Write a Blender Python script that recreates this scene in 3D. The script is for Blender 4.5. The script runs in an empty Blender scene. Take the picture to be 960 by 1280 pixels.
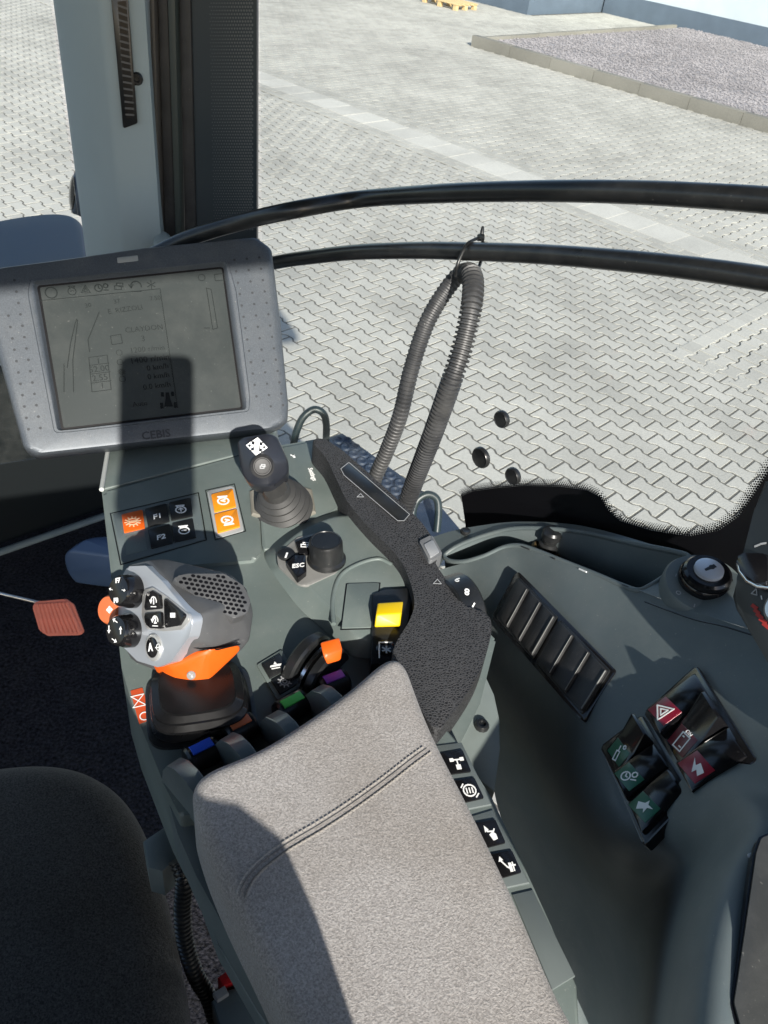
import bpy, bmesh, math, random
from mathutils import Vector, Matrix, geometry
random.seed(4)
SC = bpy.context.scene
COL = SC.collection
V = Vector
# ------------------------------------------------------------------ camera
F = 1020.0                                    # focal length in pixels of the 960 x 1280 photograph
CX, CY, CZ = V((.99079, .08515, .10533)), V((.13544, -.62288, -.7705)), V((0, .77767, -.62867))
CX.normalize(); CZ = (CZ - CX * CZ.dot(CX)).normalized(); CY = CZ.cross(CX)
EYE = V((0, 0, 2.964))
cam_d = bpy.data.cameras.new('camera')
cam = bpy.data.objects.new('camera', cam_d); COL.objects.link(cam)
cam.matrix_world = Matrix.Translation(EYE) @ Matrix((CX, -CY, -CZ)).transposed().to_4x4()
cam_d.sensor_fit = 'VERTICAL'; cam_d.sensor_height = 24; cam_d.lens = 24 * F / 1280
cam_d.clip_start = .02; cam_d.clip_end = 500
cam_d.dof.use_dof = True; cam_d.dof.focus_distance = .68; cam_d.dof.aperture_fstop = cam_d.lens / .8
SC.camera = cam
# ------------------------------------------------------------------ light
SUN = V((-.2585, .8268, -.4995)).normalized()  # direction the sunlight travels
w = bpy.data.worlds.new('World'); SC.world = w; w.use_nodes = True
nt = w.node_tree; nt.nodes.clear()
sky = nt.nodes.new('ShaderNodeTexSky'); sky.sky_type = 'NISHITA'; sky.sun_disc = False
sky.sun_elevation = math.asin(-SUN.z); sky.sun_rotation = math.atan2(-SUN.x, -SUN.y)
bg = nt.nodes.new('ShaderNodeBackground'); bg.inputs[1].default_value = .115
wo = nt.nodes.new('ShaderNodeOutputWorld')
nt.links.new(sky.outputs[0], bg.inputs[0]); nt.links.new(bg.outputs[0], wo.inputs[0])
sl = bpy.data.lights.new('sun', 'SUN'); sl.energy = 4.6; sl.angle = math.radians(.53); sl.color = (1, .95, .87)
so = bpy.data.objects.new('sun', sl); COL.objects.link(so)
so.rotation_euler = (-SUN).to_track_quat('Z', 'Y').to_euler(); so.location = EYE - SUN * 30
vs = SC.view_settings
vs.view_transform = 'Standard'; vs.look = 'None'; vs.gamma = 1; vs.exposure = .86; vs.use_curve_mapping = False
SC.cycles.max_bounces = 8; SC.cycles.transparent_max_bounces = 12

# ------------------------------------------------------------------ points from the survey of the photograph
def ray(x, y): return CZ + CX * ((x - 480) / F) + CY * ((y - 640) / F)
def at(x, y, d): return EYE + ray(x, y) * d           # point at camera depth d
def onz(x, y, z):
    r = ray(x, y); return EYE + r * ((z - EYE.z) / r.z)
class Pl:
    def __init__(s, o, n, u=None):
        s.o, s.n = V(o), V(n).normalized()
        u = V(u) if u is not None else CX
        s.u = (u - s.n * u.dot(s.n)).normalized(); s.v = s.n.cross(s.u)
    def hit(s, x, y, h=0.0):
        r = ray(x, y); return EYE + r * ((s.o + s.n * h - EYE).dot(s.n) / r.dot(s.n))
    def L(s, x, y, h=0.0):
        q = s.hit(x, y, h) - s.o; return V((q.dot(s.u), q.dot(s.v)))
    def W(s, a, b, h=0.0): return s.o + s.u * a + s.v * b + s.n * h
    def lift(s, h): return Pl(s.o + s.n * h, s.n, s.u)
    def px(s, pts, h=0.0): return [s.L(x, y, h) for x, y in pts]
def Z(z): return Pl((0, 0, z), (0, 0, 1), (1, 0, 0))
def plane3(a, b, c):
    a, b, c = onz(*a), onz(*b), onz(*c)
    n = (b - a).cross(c - a)
    if n.dot(EYE - a) < 0: n = -n
    return Pl(a, n)

# ------------------------------------------------------------------ materials
MATS = {}
def mat(name, col, rough=.5, metal=0, spec=.5, bump=None, var=None, coat=0, emit=0, dust=0):
    m = bpy.data.materials.new(name); m.use_nodes = True; MATS[name] = m
    t = m.node_tree; b = t.nodes['Principled BSDF']
    b.inputs['Base Color'].default_value = (*col, 1); b.inputs['Roughness'].default_value = rough
    b.inputs['Metallic'].default_value = metal; b.inputs['Specular IOR Level'].default_value = spec
    b.inputs['Coat Weight'].default_value = coat
    tc = t.nodes.new('ShaderNodeTexCoord')
    if var:                                   # (scale, amount): mottled colour
        n = t.nodes.new('ShaderNodeTexNoise'); n.inputs['Scale'].default_value = var[0]; n.inputs['Detail'].default_value = 6
        t.links.new(tc.outputs['Object'], n.inputs['Vector'])
        r = t.nodes.new('ShaderNodeValToRGB'); r.color_ramp.elements[0].position = .3; r.color_ramp.elements[1].position = .7
        k = var[1]
        r.color_ramp.elements[0].color = (*[c * (1 - k) for c in col], 1); r.color_ramp.elements[1].color = (*[min(1, c * (1 + k)) for c in col], 1)
        t.links.new(n.outputs['Fac'], r.inputs['Fac']); t.links.new(r.outputs[0], b.inputs['Base Color'])
        mr = t.nodes.new('ShaderNodeMapRange'); mr.inputs[3].default_value = max(0, rough - .08); mr.inputs[4].default_value = min(1, rough + .08)
        t.links.new(n.outputs['Fac'], mr.inputs[0]); t.links.new(mr.outputs[0], b.inputs['Roughness'])
    if dust:                                  # fine pale dust, smears and scattered specks
        src = b.inputs['Base Color'].links[0].from_socket if b.inputs['Base Color'].links else None
        a1 = t.nodes.new('ShaderNodeTexNoise'); a1.inputs['Scale'].default_value = 22; a1.inputs['Detail'].default_value = 8; a1.inputs['Roughness'].default_value = .7
        a2 = t.nodes.new('ShaderNodeTexNoise'); a2.inputs['Scale'].default_value = 420; a2.inputs['Detail'].default_value = 2
        q1 = t.nodes.new('ShaderNodeMapRange'); q1.inputs[1].default_value = .45; q1.inputs[2].default_value = .8; q1.inputs[4].default_value = dust
        q2 = t.nodes.new('ShaderNodeMapRange'); q2.inputs[1].default_value = .7; q2.inputs[2].default_value = .78; q2.inputs[4].default_value = min(.5, dust * 3)
        ad = t.nodes.new('ShaderNodeMath'); ad.operation = 'ADD'; ad.use_clamp = True
        for a_, q_ in ((a1, q1), (a2, q2)):
            t.links.new(tc.outputs['Object'], a_.inputs['Vector']); t.links.new(a_.outputs['Fac'], q_.inputs[0])
        t.links.new(q1.outputs[0], ad.inputs[0]); t.links.new(q2.outputs[0], ad.inputs[1])
        mx = t.nodes.new('ShaderNodeMix'); mx.data_type = 'RGBA'; mx.inputs[7].default_value = (.36, .35, .32, 1)
        t.links.new(ad.outputs[0], mx.inputs[0])
        if src: t.links.new(src, mx.inputs[6])
        else: mx.inputs[6].default_value = (*col, 1)
        t.links.new(mx.outputs[2], b.inputs['Base Color'])
    if bump:                                  # (scale, strength, kind, distance)
        if bump[2] == 'noise':
            n = t.nodes.new('ShaderNodeTexNoise'); n.inputs['Detail'].default_value = 3; o = n.outputs['Fac']
        else:
            n = t.nodes.new('ShaderNodeTexVoronoi'); n.feature = 'DISTANCE_TO_EDGE' if bump[2] == 'cells' else 'F1'; o = n.outputs['Distance']
        n.inputs['Scale'].default_value = bump[0]
        t.links.new(tc.outputs['Object'], n.inputs['Vector'])
        bp = t.nodes.new('ShaderNodeBump'); bp.inputs['Strength'].default_value = bump[1]; bp.inputs['Distance'].default_value = bump[3]
        t.links.new(o, bp.inputs['Height']); t.links.new(bp.outputs[0], b.inputs['Normal'])
    if emit:
        b.inputs['Emission Color'].default_value = (*col, 1); b.inputs['Emission Strength'].default_value = emit
    return m
def glass_mat(name, tint):
    m = bpy.data.materials.new(name); m.use_nodes = True; t = m.node_tree; t.nodes.clear()
    o = t.nodes.new('ShaderNodeOutputMaterial'); mx = t.nodes.new('ShaderNodeMixShader')
    tr = t.nodes.new('ShaderNodeBsdfTransparent'); tr.inputs[0].default_value = (*tint, 1)
    g = t.nodes.new('ShaderNodeBsdfGlossy'); g.inputs['Roughness'].default_value = .02
    lw = t.nodes.new('ShaderNodeLayerWeight'); lw.inputs[0].default_value = .5
    pw = t.nodes.new('ShaderNodeMath'); pw.operation = 'POWER'; pw.inputs[1].default_value = 4
    f = t.nodes.new('ShaderNodeMath'); f.operation = 'MULTIPLY_ADD'; f.inputs[1].default_value = .5; f.inputs[2].default_value = .015
    t.links.new(lw.outputs['Facing'], pw.inputs[0]); t.links.new(pw.outputs[0], f.inputs[0])
    t.links.new(f.outputs[0], mx.inputs[0]); t.links.new(tr.outputs[0], mx.inputs[1]); t.links.new(g.outputs[0], mx.inputs[2])
    df = t.nodes.new('ShaderNodeBsdfDiffuse'); df.inputs[0].default_value = (.6, .6, .57, 1)
    tc = t.nodes.new('ShaderNodeTexCoord'); n = t.nodes.new('ShaderNodeTexNoise'); n.inputs['Scale'].default_value = 6; n.inputs['Detail'].default_value = 9; n.inputs['Roughness'].default_value = .75
    t.links.new(tc.outputs['Object'], n.inputs['Vector'])
    r = t.nodes.new('ShaderNodeMapRange'); r.inputs[1].default_value = .45; r.inputs[2].default_value = .85; r.inputs[4].default_value = .05
    m2 = t.nodes.new('ShaderNodeMixShader'); t.links.new(n.outputs['Fac'], r.inputs[0]); t.links.new(r.outputs[0], m2.inputs[0])
    t.links.new(mx.outputs[0], m2.inputs[1]); t.links.new(df.outputs[0], m2.inputs[2])
    t.links.new(m2.outputs[0], o.inputs[0]); return m

GREEN = mat('console_plastic', (.118, .146, .138), dust=0.14, rough=.5, var=(14, .12), bump=(900, .12, 'noise', .0004))
GREEN_SIDE = mat('side_console_plastic', (.1, .124, .127), dust=0.12, rough=.5, var=(9, .14), bump=(800, .12, 'noise', .0004))
TRIM = mat('pillar_trim_plastic', (.27, .33, .35), .6, var=(6, .05), bump=(700, .1, 'noise', .0004))
BLACK = mat('black_plastic', (.01, .011, .012), dust=0.05, rough=.3, var=(30, .2))
GLOSS = mat('gloss_black_plastic', (.006, .006, .007), dust=0.015, rough=.15)
RUBBER = mat('black_rubber', (.02, .02, .021), dust=0.06, rough=.55, var=(40, .25), bump=(600, .15, 'noise', .0004))
PAD = mat('pebbled_black_foam', (.04, .041, .045), dust=0.08, rough=.66, spec=.3, bump=(430, .8, 'cells', .0016), var=(300, .3))
TERM = mat('terminal_grey_paint', (.072, .083, .096), dust=0.1, rough=.45, metal=.3, var=(900, .22), bump=(1200, .12, 'noise', .0003))
SILVER = mat('silver_grey_plate', (.4, .43, .47), .36, metal=.45, bump=(1200, .06, 'noise', .0003))
GRIP = mat('grip_grey_plastic', (.068, .07, .073), dust=0.07, rough=.45, var=(25, .12), bump=(900, .1, 'noise', .0004))
ORANGE = mat('orange_plastic', (.62, .095, .006), .42, var=(30, .06))
AMBER = mat('amber_button_plastic', (.7, .24, .01), .42)
YELLOW = mat('yellow_plastic', (.62, .42, .0), .42)
WHITE = mat('white_print', (.78, .79, .78), .6)
GREYPRINT = mat('grey_print', (.3, .31, .32), .6)
REDPRINT = mat('red_print', (.3, .02, .015), .6)
CHROME = mat('chrome', (.75, .76, .76), .18, metal=1)
STEEL = mat('brushed_steel', (.55, .56, .56), .35, metal=1, var=(200, .1))
DARKPLATE = mat('grey_dial_plate', (.2, .2, .19), .4, var=(40, .1))
LCD = mat('lcd_glass', (.036, .042, .042), dust=0.06, rough=.3, spec=.3, var=(5, .12))
LCDPRINT = mat('lcd_print', (.017, .021, .021), .3, spec=.25)
LCDDARK = mat('lcd_dark_print', (.011, .013, .014), .3, spec=.25)
SKYGREY = mat('blue_grey_paint', (.05, .065, .088), .6, var=(3, .08))
HANDLE = mat('dark_teal_metal', (.012, .022, .025), .4)
STEP = mat('blue_grey_metal', (.022, .034, .058), .55, var=(20, .2))
FRIT = mat('black_frit', (.004, .004, .005), .3)
FRITGLASS = mat('dark_blind_film', (.018, .028, .036), .3)
CARPET = mat('dark_carpet', (.0125, .0125, .0155), dust=0.03, rough=.95, spec=.1, bump=(150, 1, 'noise', .006), var=(170, .99))
DARKWALL = mat('dark_inner_panel', (.008, .01, .011), .9, spec=.1)
PEDAL = mat('orange_pedal_rubber', (.6, .16, .1), .65, var=(30, .12))
BLUEPLASTIC = mat('blue_plastic', (.055, .09, .16), .4, var=(10, .1))
REDPL = mat('dark_red_plastic', (.35, .01, .012), .35)
GREENTILE = mat('dark_green_lens', (.01, .1, .055), .3)
REDTILE = mat('dark_red_lens', (.22, .005, .02), .3)
STICKER = mat('orange_red_sticker', (.5, .07, .02), .5)
HOSE = mat('corrugated_hose_plastic', (.03, .031, .033), dust=0.12, rough=.5, var=(40, .25))
def pebble(m):
    t = m.node_tree; b = t.nodes['Principled BSDF']; tc = t.nodes['Texture Coordinate']
    v = t.nodes.new('ShaderNodeTexVoronoi'); v.feature = 'DISTANCE_TO_EDGE'; v.inputs['Scale'].default_value = 430
    t.links.new(tc.outputs['Object'], v.inputs['Vector']); r = t.nodes.new('ShaderNodeValToRGB')
    r.color_ramp.elements[0].position = .03; r.color_ramp.elements[1].position = .3
    r.color_ramp.elements[0].color = (.05, .051, .054, 1); r.color_ramp.elements[1].color = (.01, .01, .011, 1)
    t.links.new(v.outputs['Distance'], r.inputs[0]); t.links.new(r.outputs[0], b.inputs['Base Color'])
    for n in t.nodes:
        if n.type == 'BUMP': n.invert = True
pebble(PAD)
LIDMAT = mat('storage_lid_plastic', (.034, .036, .035), dust=0.1, rough=.55, var=(8, .12), bump=(900, .15, 'noise', .0004))
TIP = {k: mat(k + '_strip', c, .45) for k, c in dict(blue=(.02, .1, .7), brown=(.5, .13, .05), green=(.1, .6, .11), purple=(.32, .08, .5)).items()}
GLASS = glass_mat('window_glass', (.97, .985, .98))
# outside
def stone_mat(name, col, seed, island=True):
    m = mat(name, col, .85, spec=.2, bump=(60, .5, 'noise', .004))
    t = m.node_tree; b = t.nodes['Principled BSDF']
    tc = t.nodes.new('ShaderNodeTexCoord')
    g = t.nodes.new('ShaderNodeNewGeometry'); oi = t.nodes.new('ShaderNodeObjectInfo')
    n1 = t.nodes.new('ShaderNodeTexNoise'); n1.inputs['Scale'].default_value = 1.1; n1.inputs['Detail'].default_value = 5
    n2 = t.nodes.new('ShaderNodeTexNoise'); n2.inputs['Scale'].default_value = 45; n2.inputs['Detail'].default_value = 4
    t.links.new(g.outputs['Position'], n1.inputs['Vector']); t.links.new(g.outputs['Position'], n2.inputs['Vector'])
    def math_(op, a, b_):
        q = t.nodes.new('ShaderNodeMath'); q.operation = op
        for i, s in enumerate((a, b_)):
            if isinstance(s, (int, float)): q.inputs[i].default_value = s
            else: t.links.new(s, q.inputs[i])
        return q.outputs[0]
    rnd = math_('FRACT', math_('ADD', g.outputs['Random Per Island'], oi.outputs['Random']), 0)
    n3 = t.nodes.new('ShaderNodeTexNoise'); n3.inputs['Scale'].default_value = .33; n3.inputs['Detail'].default_value = 7; n3.inputs['Roughness'].default_value = .65
    t.links.new(g.outputs['Position'], n3.inputs['Vector'])
    f = math_('ADD', math_('ADD', math_('MULTIPLY', rnd, .26), math_('MULTIPLY', math_('SUBTRACT', n3.outputs['Fac'], .5), 1.0)), math_('ADD', math_('MULTIPLY', n1.outputs['Fac'], .75), math_('MULTIPLY', n2.outputs['Fac'], .5)))
    r = t.nodes.new('ShaderNodeValToRGB'); e = r.color_ramp.elements
    e[0].position = .4; e[1].position = 1.0
    e[0].color = (*[c * .78 for c in col], 1); e[1].color = (*[min(1, c * 1.2) for c in col], 1)
    t.links.new(f, r.inputs[0]); t.links.new(r.outputs[0], b.inputs['Base Color'])
    return m
PAVER = stone_mat('concrete_paver', (.365, .355, .32), 0)
SLAB = stone_mat('pale_concrete_slab', (.455, .442, .4), 1)
KERB = stone_mat('weathered_kerb_concrete', (.19, .182, .158), 2)
JOINT = mat('joint_sand', (.115, .111, .1), .95, spec=.1, var=(40, .3))
GRAVEL = stone_mat('purple_grey_gravel', (.25, .235, .24), 3)
PLINTH = mat('blue_grey_plinth', (.085, .115, .15), .7, var=(3, .1))
WALLP = mat('pale_blue_white_wall', (.5, .56, .59), .7, var=(2, .05))
WOOD = mat('pale_pallet_wood', (.55, .4, .2), .8, var=(10, .2))

# fabric: pale wool with dark and light flecks
def fabric(name, dark, light, scale, stain=None):
    m = bpy.data.materials.new(name); m.use_nodes = True; t = m.node_tree; b = t.nodes['Principled BSDF']
    b.inputs['Roughness'].default_value = .95; b.inputs['Specular IOR Level'].default_value = .15
    b.inputs['Sheen Weight'].default_value = .15
    tc = t.nodes.new('ShaderNodeTexCoord'); n = t.nodes.new('ShaderNodeTexNoise')
    n.inputs['Scale'].default_value = scale; n.inputs['Detail'].default_value = 2.5; n.inputs['Distortion'].default_value = .7
    t.links.new(tc.outputs['Object'], n.inputs['Vector'])
    n2 = t.nodes.new('ShaderNodeTexNoise'); n2.inputs['Scale'].default_value = 9; n2.inputs['Detail'].default_value = 4
    t.links.new(tc.outputs['Object'], n2.inputs['Vector'])
    r = t.nodes.new('ShaderNodeValToRGB'); r.color_ramp.elements[0].position = .34; r.color_ramp.elements[1].position = .68
    r.color_ramp.elements[0].color = (*dark, 1); r.color_ramp.elements[1].color = (*light, 1)
    t.links.new(n.outputs['Fac'], r.inputs[0])
    mx = t.nodes.new('ShaderNodeMix'); mx.data_type = 'RGBA'; mx.blend_type = 'MULTIPLY'; mx.inputs[0].default_value = 1
    r2 = t.nodes.new('ShaderNodeValToRGB'); r2.color_ramp.elements[0].position = .35; r2.color_ramp.elements[1].position = .6
    r2.color_ramp.elements[0].color = (.82, .8, .77, 1); r2.color_ramp.elements[1].color = (1, 1, 1, 1)
    t.links.new(n2.outputs['Fac'], r2.inputs[0])
    t.links.new(r.outputs[0], mx.inputs[6]); t.links.new(r2.outputs[0], mx.inputs[7]); t.links.new(mx.outputs[2], b.inputs['Base Color'])
    bp = t.nodes.new('ShaderNodeBump'); bp.inputs['Strength'].default_value = .55; bp.inputs['Distance'].default_value = .0012
    t.links.new(n.outputs['Fac'], bp.inputs['Height']); t.links.new(bp.outputs[0], b.inputs['Normal'])
    return m
WOOL = fabric('grey_wool_fabric', (.22, .207, .197), (.39, .371, .355), 760)
DARKWOOL = fabric('charcoal_seat_fabric', (.024, .023, .0225), (.085, .082, .08), 650)

# ------------------------------------------------------------------ object helpers
WL = {}
def thing(name, label, cat, loc, group=None):
    o = bpy.data.objects.new(name, None); COL.objects.link(o); o.empty_display_size = .02
    o.location = loc; WL[o] = V(loc); o['label'] = label; o['category'] = cat
    if group: o['group'] = group
    return o
def tag(o, label, cat, group=None):
    o['label'] = label; o['category'] = cat
    if group: o['group'] = group
    return o
def struct(o): o['kind'] = 'structure'; return o
def link(o, parent, c):
    COL.objects.link(o); WL[o] = V(c)
    if parent is not None: o.parent = parent; o.location = V(c) - WL[parent]
    else: o.location = c
    return o
def mk(name, verts, faces, m, parent=None, smooth=35):
    c = V((0, 0, 0))
    for v in verts: c += v
    c /= len(verts)
    me = bpy.data.meshes.new(name); me.from_pydata([v - c for v in verts], [], faces); me.validate()
    if m: me.materials.append(m)
    if smooth:
        me.polygons.foreach_set('use_smooth', [True] * len(me.polygons))
        if smooth < 180: me.set_sharp_from_angle(angle=math.radians(smooth))
    o = bpy.data.objects.new(name, me); return link(o, parent, c)
def from_bm(name, bm, m, parent=None, smooth=35):
    bmesh.ops.recalc_face_normals(bm, faces=bm.faces)
    bm.verts.index_update()
    vs_ = [v.co.copy() for v in bm.verts]; fs = [[v.index for v in f.verts] for f in bm.faces]; bm.free()
    return mk(name, vs_, fs, m, parent, smooth)
def copy_of(o, parent, loc, rot=None):
    c = o.copy(); COL.objects.link(c); c.parent = parent; WL[c] = V(loc)
    c.location = V(loc) - (WL[parent] if parent else V((0, 0, 0)))
    if rot is not None: c.rotation_euler = rot
    return c
def area2(p): return sum(p[i].x * p[(i + 1) % len(p)].y - p[(i + 1) % len(p)].x * p[i].y for i in range(len(p)))
def ccw(p): return list(p) if area2(p) > 0 else list(reversed(p))
def rnd(pts, r, seg=4):
    out = []; n = len(pts)
    for i in range(n):
        a, b, c = pts[i - 1], pts[i], pts[(i + 1) % n]
        u, v = a - b, c - b; lu, lv = u.length, v.length
        ang = u.angle(v, 0)
        if ang < .05 or ang > 3.05: out.append(b); continue
        d = min(r / math.tan(ang / 2), .45 * lu, .45 * lv)
        p, q = b + u * (d / lu), b + v * (d / lv)
        for k in range(seg + 1):
            t = k / seg; out.append(p * (1 - t) ** 2 + b * (2 * t * (1 - t)) + q * t * t)
    return out
def prism(name, P, pts, h0, h1, m, parent=None, bevel=0, seg=2, r=0, smooth=35, px=True, up=None):
    p = P.px(pts, up if up is not None else h1) if px else [V(q) for q in pts]
    p = ccw(p)
    if r: p = rnd(p, r)
    bm = bmesh.new()
    lo = [bm.verts.new(P.W(q.x, q.y, h0)) for q in p]; hi = [bm.verts.new(P.W(q.x, q.y, h1)) for q in p]
    n = len(p); top = bm.faces.new(hi); bm.faces.new(list(reversed(lo)))
    for i in range(n): bm.faces.new([lo[i], lo[(i + 1) % n], hi[(i + 1) % n], hi[i]])
    if bevel: bmesh.ops.bevel(bm, geom=list(top.edges), offset=bevel, segments=seg, profile=.5, affect='EDGES', clamp_overlap=True)
    return from_bm(name, bm, m, parent, smooth)
def spline(pts, n):
    pts = [V(p) for p in pts]; P = [pts[0] * 2 - pts[1]] + pts + [pts[-1] * 2 - pts[-2]]; out = []
    for i in range(len(pts) - 1):
        a, b, c, d = P[i:i + 4]
        for k in range(n):
            t = k / n
            out.append(.5 * ((2 * b) + (c - a) * t + (2 * a - 5 * b + 4 * c - d) * t * t + (3 * b - a - 3 * c + d) * t ** 3))
    out.append(pts[-1]); return out
def closed_spline(pts, n):
    out = []; m = len(pts)
    for i in range(m):
        a, b, c, d = pts[i - 1], pts[i], pts[(i + 1) % m], pts[(i + 2) % m]
        for k in range(n):
            t = k / n
            out.append(.5 * ((2 * b) + (c - a) * t + (2 * a - 5 * b + 4 * c - d) * t * t + (3 * b - a - 3 * c + d) * t ** 3))
    return out
def resample(path, step):
    out = [path[0]]; acc = 0
    for a, b in zip(path, path[1:]):
        l = (b - a).length
        while acc + l >= step:
            t = (step - acc) / l; a = a.lerp(b, t); out.append(a); l = (b - a).length; acc = 0
        acc += l
    return out
def tube(name, path, r, m, parent=None, n=12, cap=True, smooth=60):
    path = [V(p) for p in path]; k = len(path)
    rr = r if isinstance(r, (list, tuple)) else [r] * k
    verts, faces = [], []; N = None
    for i, p in enumerate(path):
        t = (path[min(i + 1, k - 1)] - path[max(i - 1, 0)]).normalized()
        N = t.orthogonal() if N is None else N - t * N.dot(t)
        N.normalize(); B = t.cross(N)
        for j in range(n):
            a = 2 * math.pi * j / n; verts.append(p + (N * math.cos(a) + B * math.sin(a)) * rr[i])
    for i in range(k - 1):
        for j in range(n):
            a, b = i * n + j, i * n + (j + 1) % n; faces.append((a, b, b + n, a + n))
    if cap: faces.append(tuple(reversed(range(n)))); faces.append(tuple(range((k - 1) * n, k * n)))
    return mk(name, verts, faces, m, parent, smooth)
def lathe(name, c, axis, prof, m, parent=None, n=32, smooth=35):
    c, ax = V(c), V(axis).normalized(); u = ax.orthogonal().normalized(); v = ax.cross(u)
    verts, faces = [], []
    for r, h in prof:
        for j in range(n):
            a = 2 * math.pi * j / n; verts.append(c + ax * h + (u * math.cos(a) + v * math.sin(a)) * r)
    for i in range(len(prof) - 1):
        for j in range(n):
            a, b = i * n + j, i * n + (j + 1) % n; faces.append((a, b, b + n, a + n))
    faces.append(tuple(reversed(range(n)))); faces.append(tuple(range((len(prof) - 1) * n, len(prof) * n)))
    return mk(name, verts, faces, m, parent, smooth)
def loft(name, rings, m, parent=None, caps=(True, True), smooth=50, closed=True):
    n = len(rings[0]); verts = [V(p) for r in rings for p in r]; faces = []
    for i in range(len(rings) - 1):
        for j in range(n if closed else n - 1):
            a, b = i * n + j, i * n + (j + 1) % n; faces.append((a, b, b + n, a + n))
    if caps[0]: faces.append(tuple(reversed(range(n))))
    if caps[1]: faces.append(tuple(range((len(rings) - 1) * n, len(rings) * n)))
    bm = bmesh.new(); bv = [bm.verts.new(v) for v in verts]
    for f in faces: bm.faces.new([bv[i] for i in f])
    return from_bm(name, bm, m, parent, smooth)
def hull(name, pts, m, parent=None, bevel=.004, seg=3, smooth=60, sub=0):
    bm = bmesh.new()
    for p in pts: bm.verts.new(p)
    res = bmesh.ops.convex_hull(bm, input=bm.verts)
    bmesh.ops.delete(bm, geom=[v for v in bm.verts if not v.link_faces], context='VERTS')
    bmesh.ops.dissolve_limit(bm, angle_limit=math.radians(3), verts=bm.verts, edges=bm.edges)
    if bevel: bmesh.ops.bevel(bm, geom=list(bm.edges), offset=bevel, segments=seg, profile=.5, affect='EDGES', clamp_overlap=True)
    if sub: bmesh.ops.subdivide_edges(bm, edges=bm.edges, cuts=sub, use_grid_fill=True, smooth=.5)
    return from_bm(name, bm, m, parent, smooth)
def net(name, rows, m, parent=None, n=6, smooth=60):
    """smooth sheet through rows of (px, py, z)"""
    rows = [spline([onz(*p) for p in r], n) for r in rows]
    cols = [spline(list(c), n) for c in zip(*rows)]
    w_, h_ = len(cols), len(cols[0])
    verts = [cols[i][j] for j in range(h_) for i in range(w_)]
    faces = [(j * w_ + i, j * w_ + i + 1, (j + 1) * w_ + i + 1, (j + 1) * w_ + i) for j in range(h_ - 1) for i in range(w_ - 1)]
    return mk(name, verts, faces, m, parent, smooth)
def pillow(name, P, outline, thick, r, m, parent=None, px=True, crown=.0, groove=None, nspl=8, rings=14):
    """cushion: rounded top edge over an outline; groove = (polyline, half width, depth)"""
    p = P.px(outline) if px else [V(q) for q in outline]
    p = ccw(closed_spline(p, nspl))
    per = sum((p[i] - p[i - 1]).length for i in range(len(p))); q3 = resample([V((a.x, a.y, 0)) for a in p + [p[0]]], per / 320)
    p = [V((a.x, a.y)) for a in q3[:-1]]; step = per / 320
    for _ in range(int(2 * (r / step) ** 2) + 2): p = [p[i] * .5 + (p[i - 1] + p[(i + 1) % len(p)]) * .25 for i in range(len(p))]
    n = len(p)
    c = sum(p, V((0, 0))) / n
    nor = []
    for i in range(n):
        t = p[(i + 1) % n] - p[i - 1]; nor.append(V((-t.y, t.x)).normalized())
    R = []
    R.append([(q, -thick) for q in p])
    for k in range(7):
        a = math.pi / 2 * k / 6
        R.append([(q + nn * (r * (1 - math.cos(a))), -r + r * math.sin(a)) for q, nn in zip(p, nor)])
    for k in range(2, 8):
        pp = [q for q, _ in R[k]]; hh_ = R[k][0][1]
        for _ in range(6 * (k - 1)): pp = [pp[i] * .5 + (pp[i - 1] + pp[(i + 1) % n]) * .25 for i in range(n)]
        R[k] = [(q, hh_) for q in pp]
    base = [q for q, _ in R[-1]]
    for k in range(1, rings):
        s = 1 - k / rings
        R.append([(c + (q - c) * s, crown * (1 - s * s)) for q in base])
    def hgt(q, h):
        if groove and h > -r * .5:
            for line, hw, dp in groove:
                d = min((q - geometry.intersect_point_line(q, a, b)[0].lerp(a, 0)).length if 0 <= geometry.intersect_point_line(q, a, b)[1] <= 1 else min((q - a).length, (q - b).length) for a, b in zip(line, line[1:]))
                if d < hw * 3: h -= dp * math.exp(-(d / hw) ** 2)
        return h
    rings3 = [[P.W(q.x, q.y, hgt(q, h)) for q, h in rr] for rr in R]
    o = loft(name, rings3, m, parent, caps=(True, True), smooth=70)
    return o
def ribbon_bm(bm, P, line, width, h, closed=False, k0=0):
    pts = list(line) + ([line[0]] if closed else [])
    for k, (a, b) in enumerate(zip(pts, pts[1:])):
        d = b - a
        if d.length < 1e-7: continue
        d.normalize(); s = V((-d.y, d.x)) * width / 2; a2, b2 = a - d * width * .4, b + d * width * .4
        z0, z1 = h, h + .00025 + (k0 + k) % 7 * .00001
        q = [a2 - s, b2 - s, b2 + s, a2 + s]
        t = [bm.verts.new(P.W(v.x, v.y, z1)) for v in q]; l = [bm.verts.new(P.W(v.x, v.y, z0)) for v in q]
        bm.faces.new(t)
        for i in range(4): bm.faces.new([l[i], l[(i + 1) % 4], t[(i + 1) % 4], t[i]])
def poly_bm(bm, P, pts, h, th=.00025):
    q = ccw(pts); t = [bm.verts.new(P.W(v.x, v.y, h + th)) for v in q]; l = [bm.verts.new(P.W(v.x, v.y, h)) for v in q]
    bm.faces.new(t)
    for i in range(len(q)): bm.faces.new([l[i], l[(i + 1) % len(q)], t[(i + 1) % len(q)], t[i]])
def circ(cx, cy, r, n=16, a0=0, a1=2 * math.pi):
    full = abs(a1 - a0 - 2 * math.pi) < 1e-6
    return [(cx + r * math.cos(a0 + (a1 - a0) * i / (n if full else n - 1)), cy + r * math.sin(a0 + (a1 - a0) * i / (n if full else n - 1))) for i in range(n)]
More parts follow.
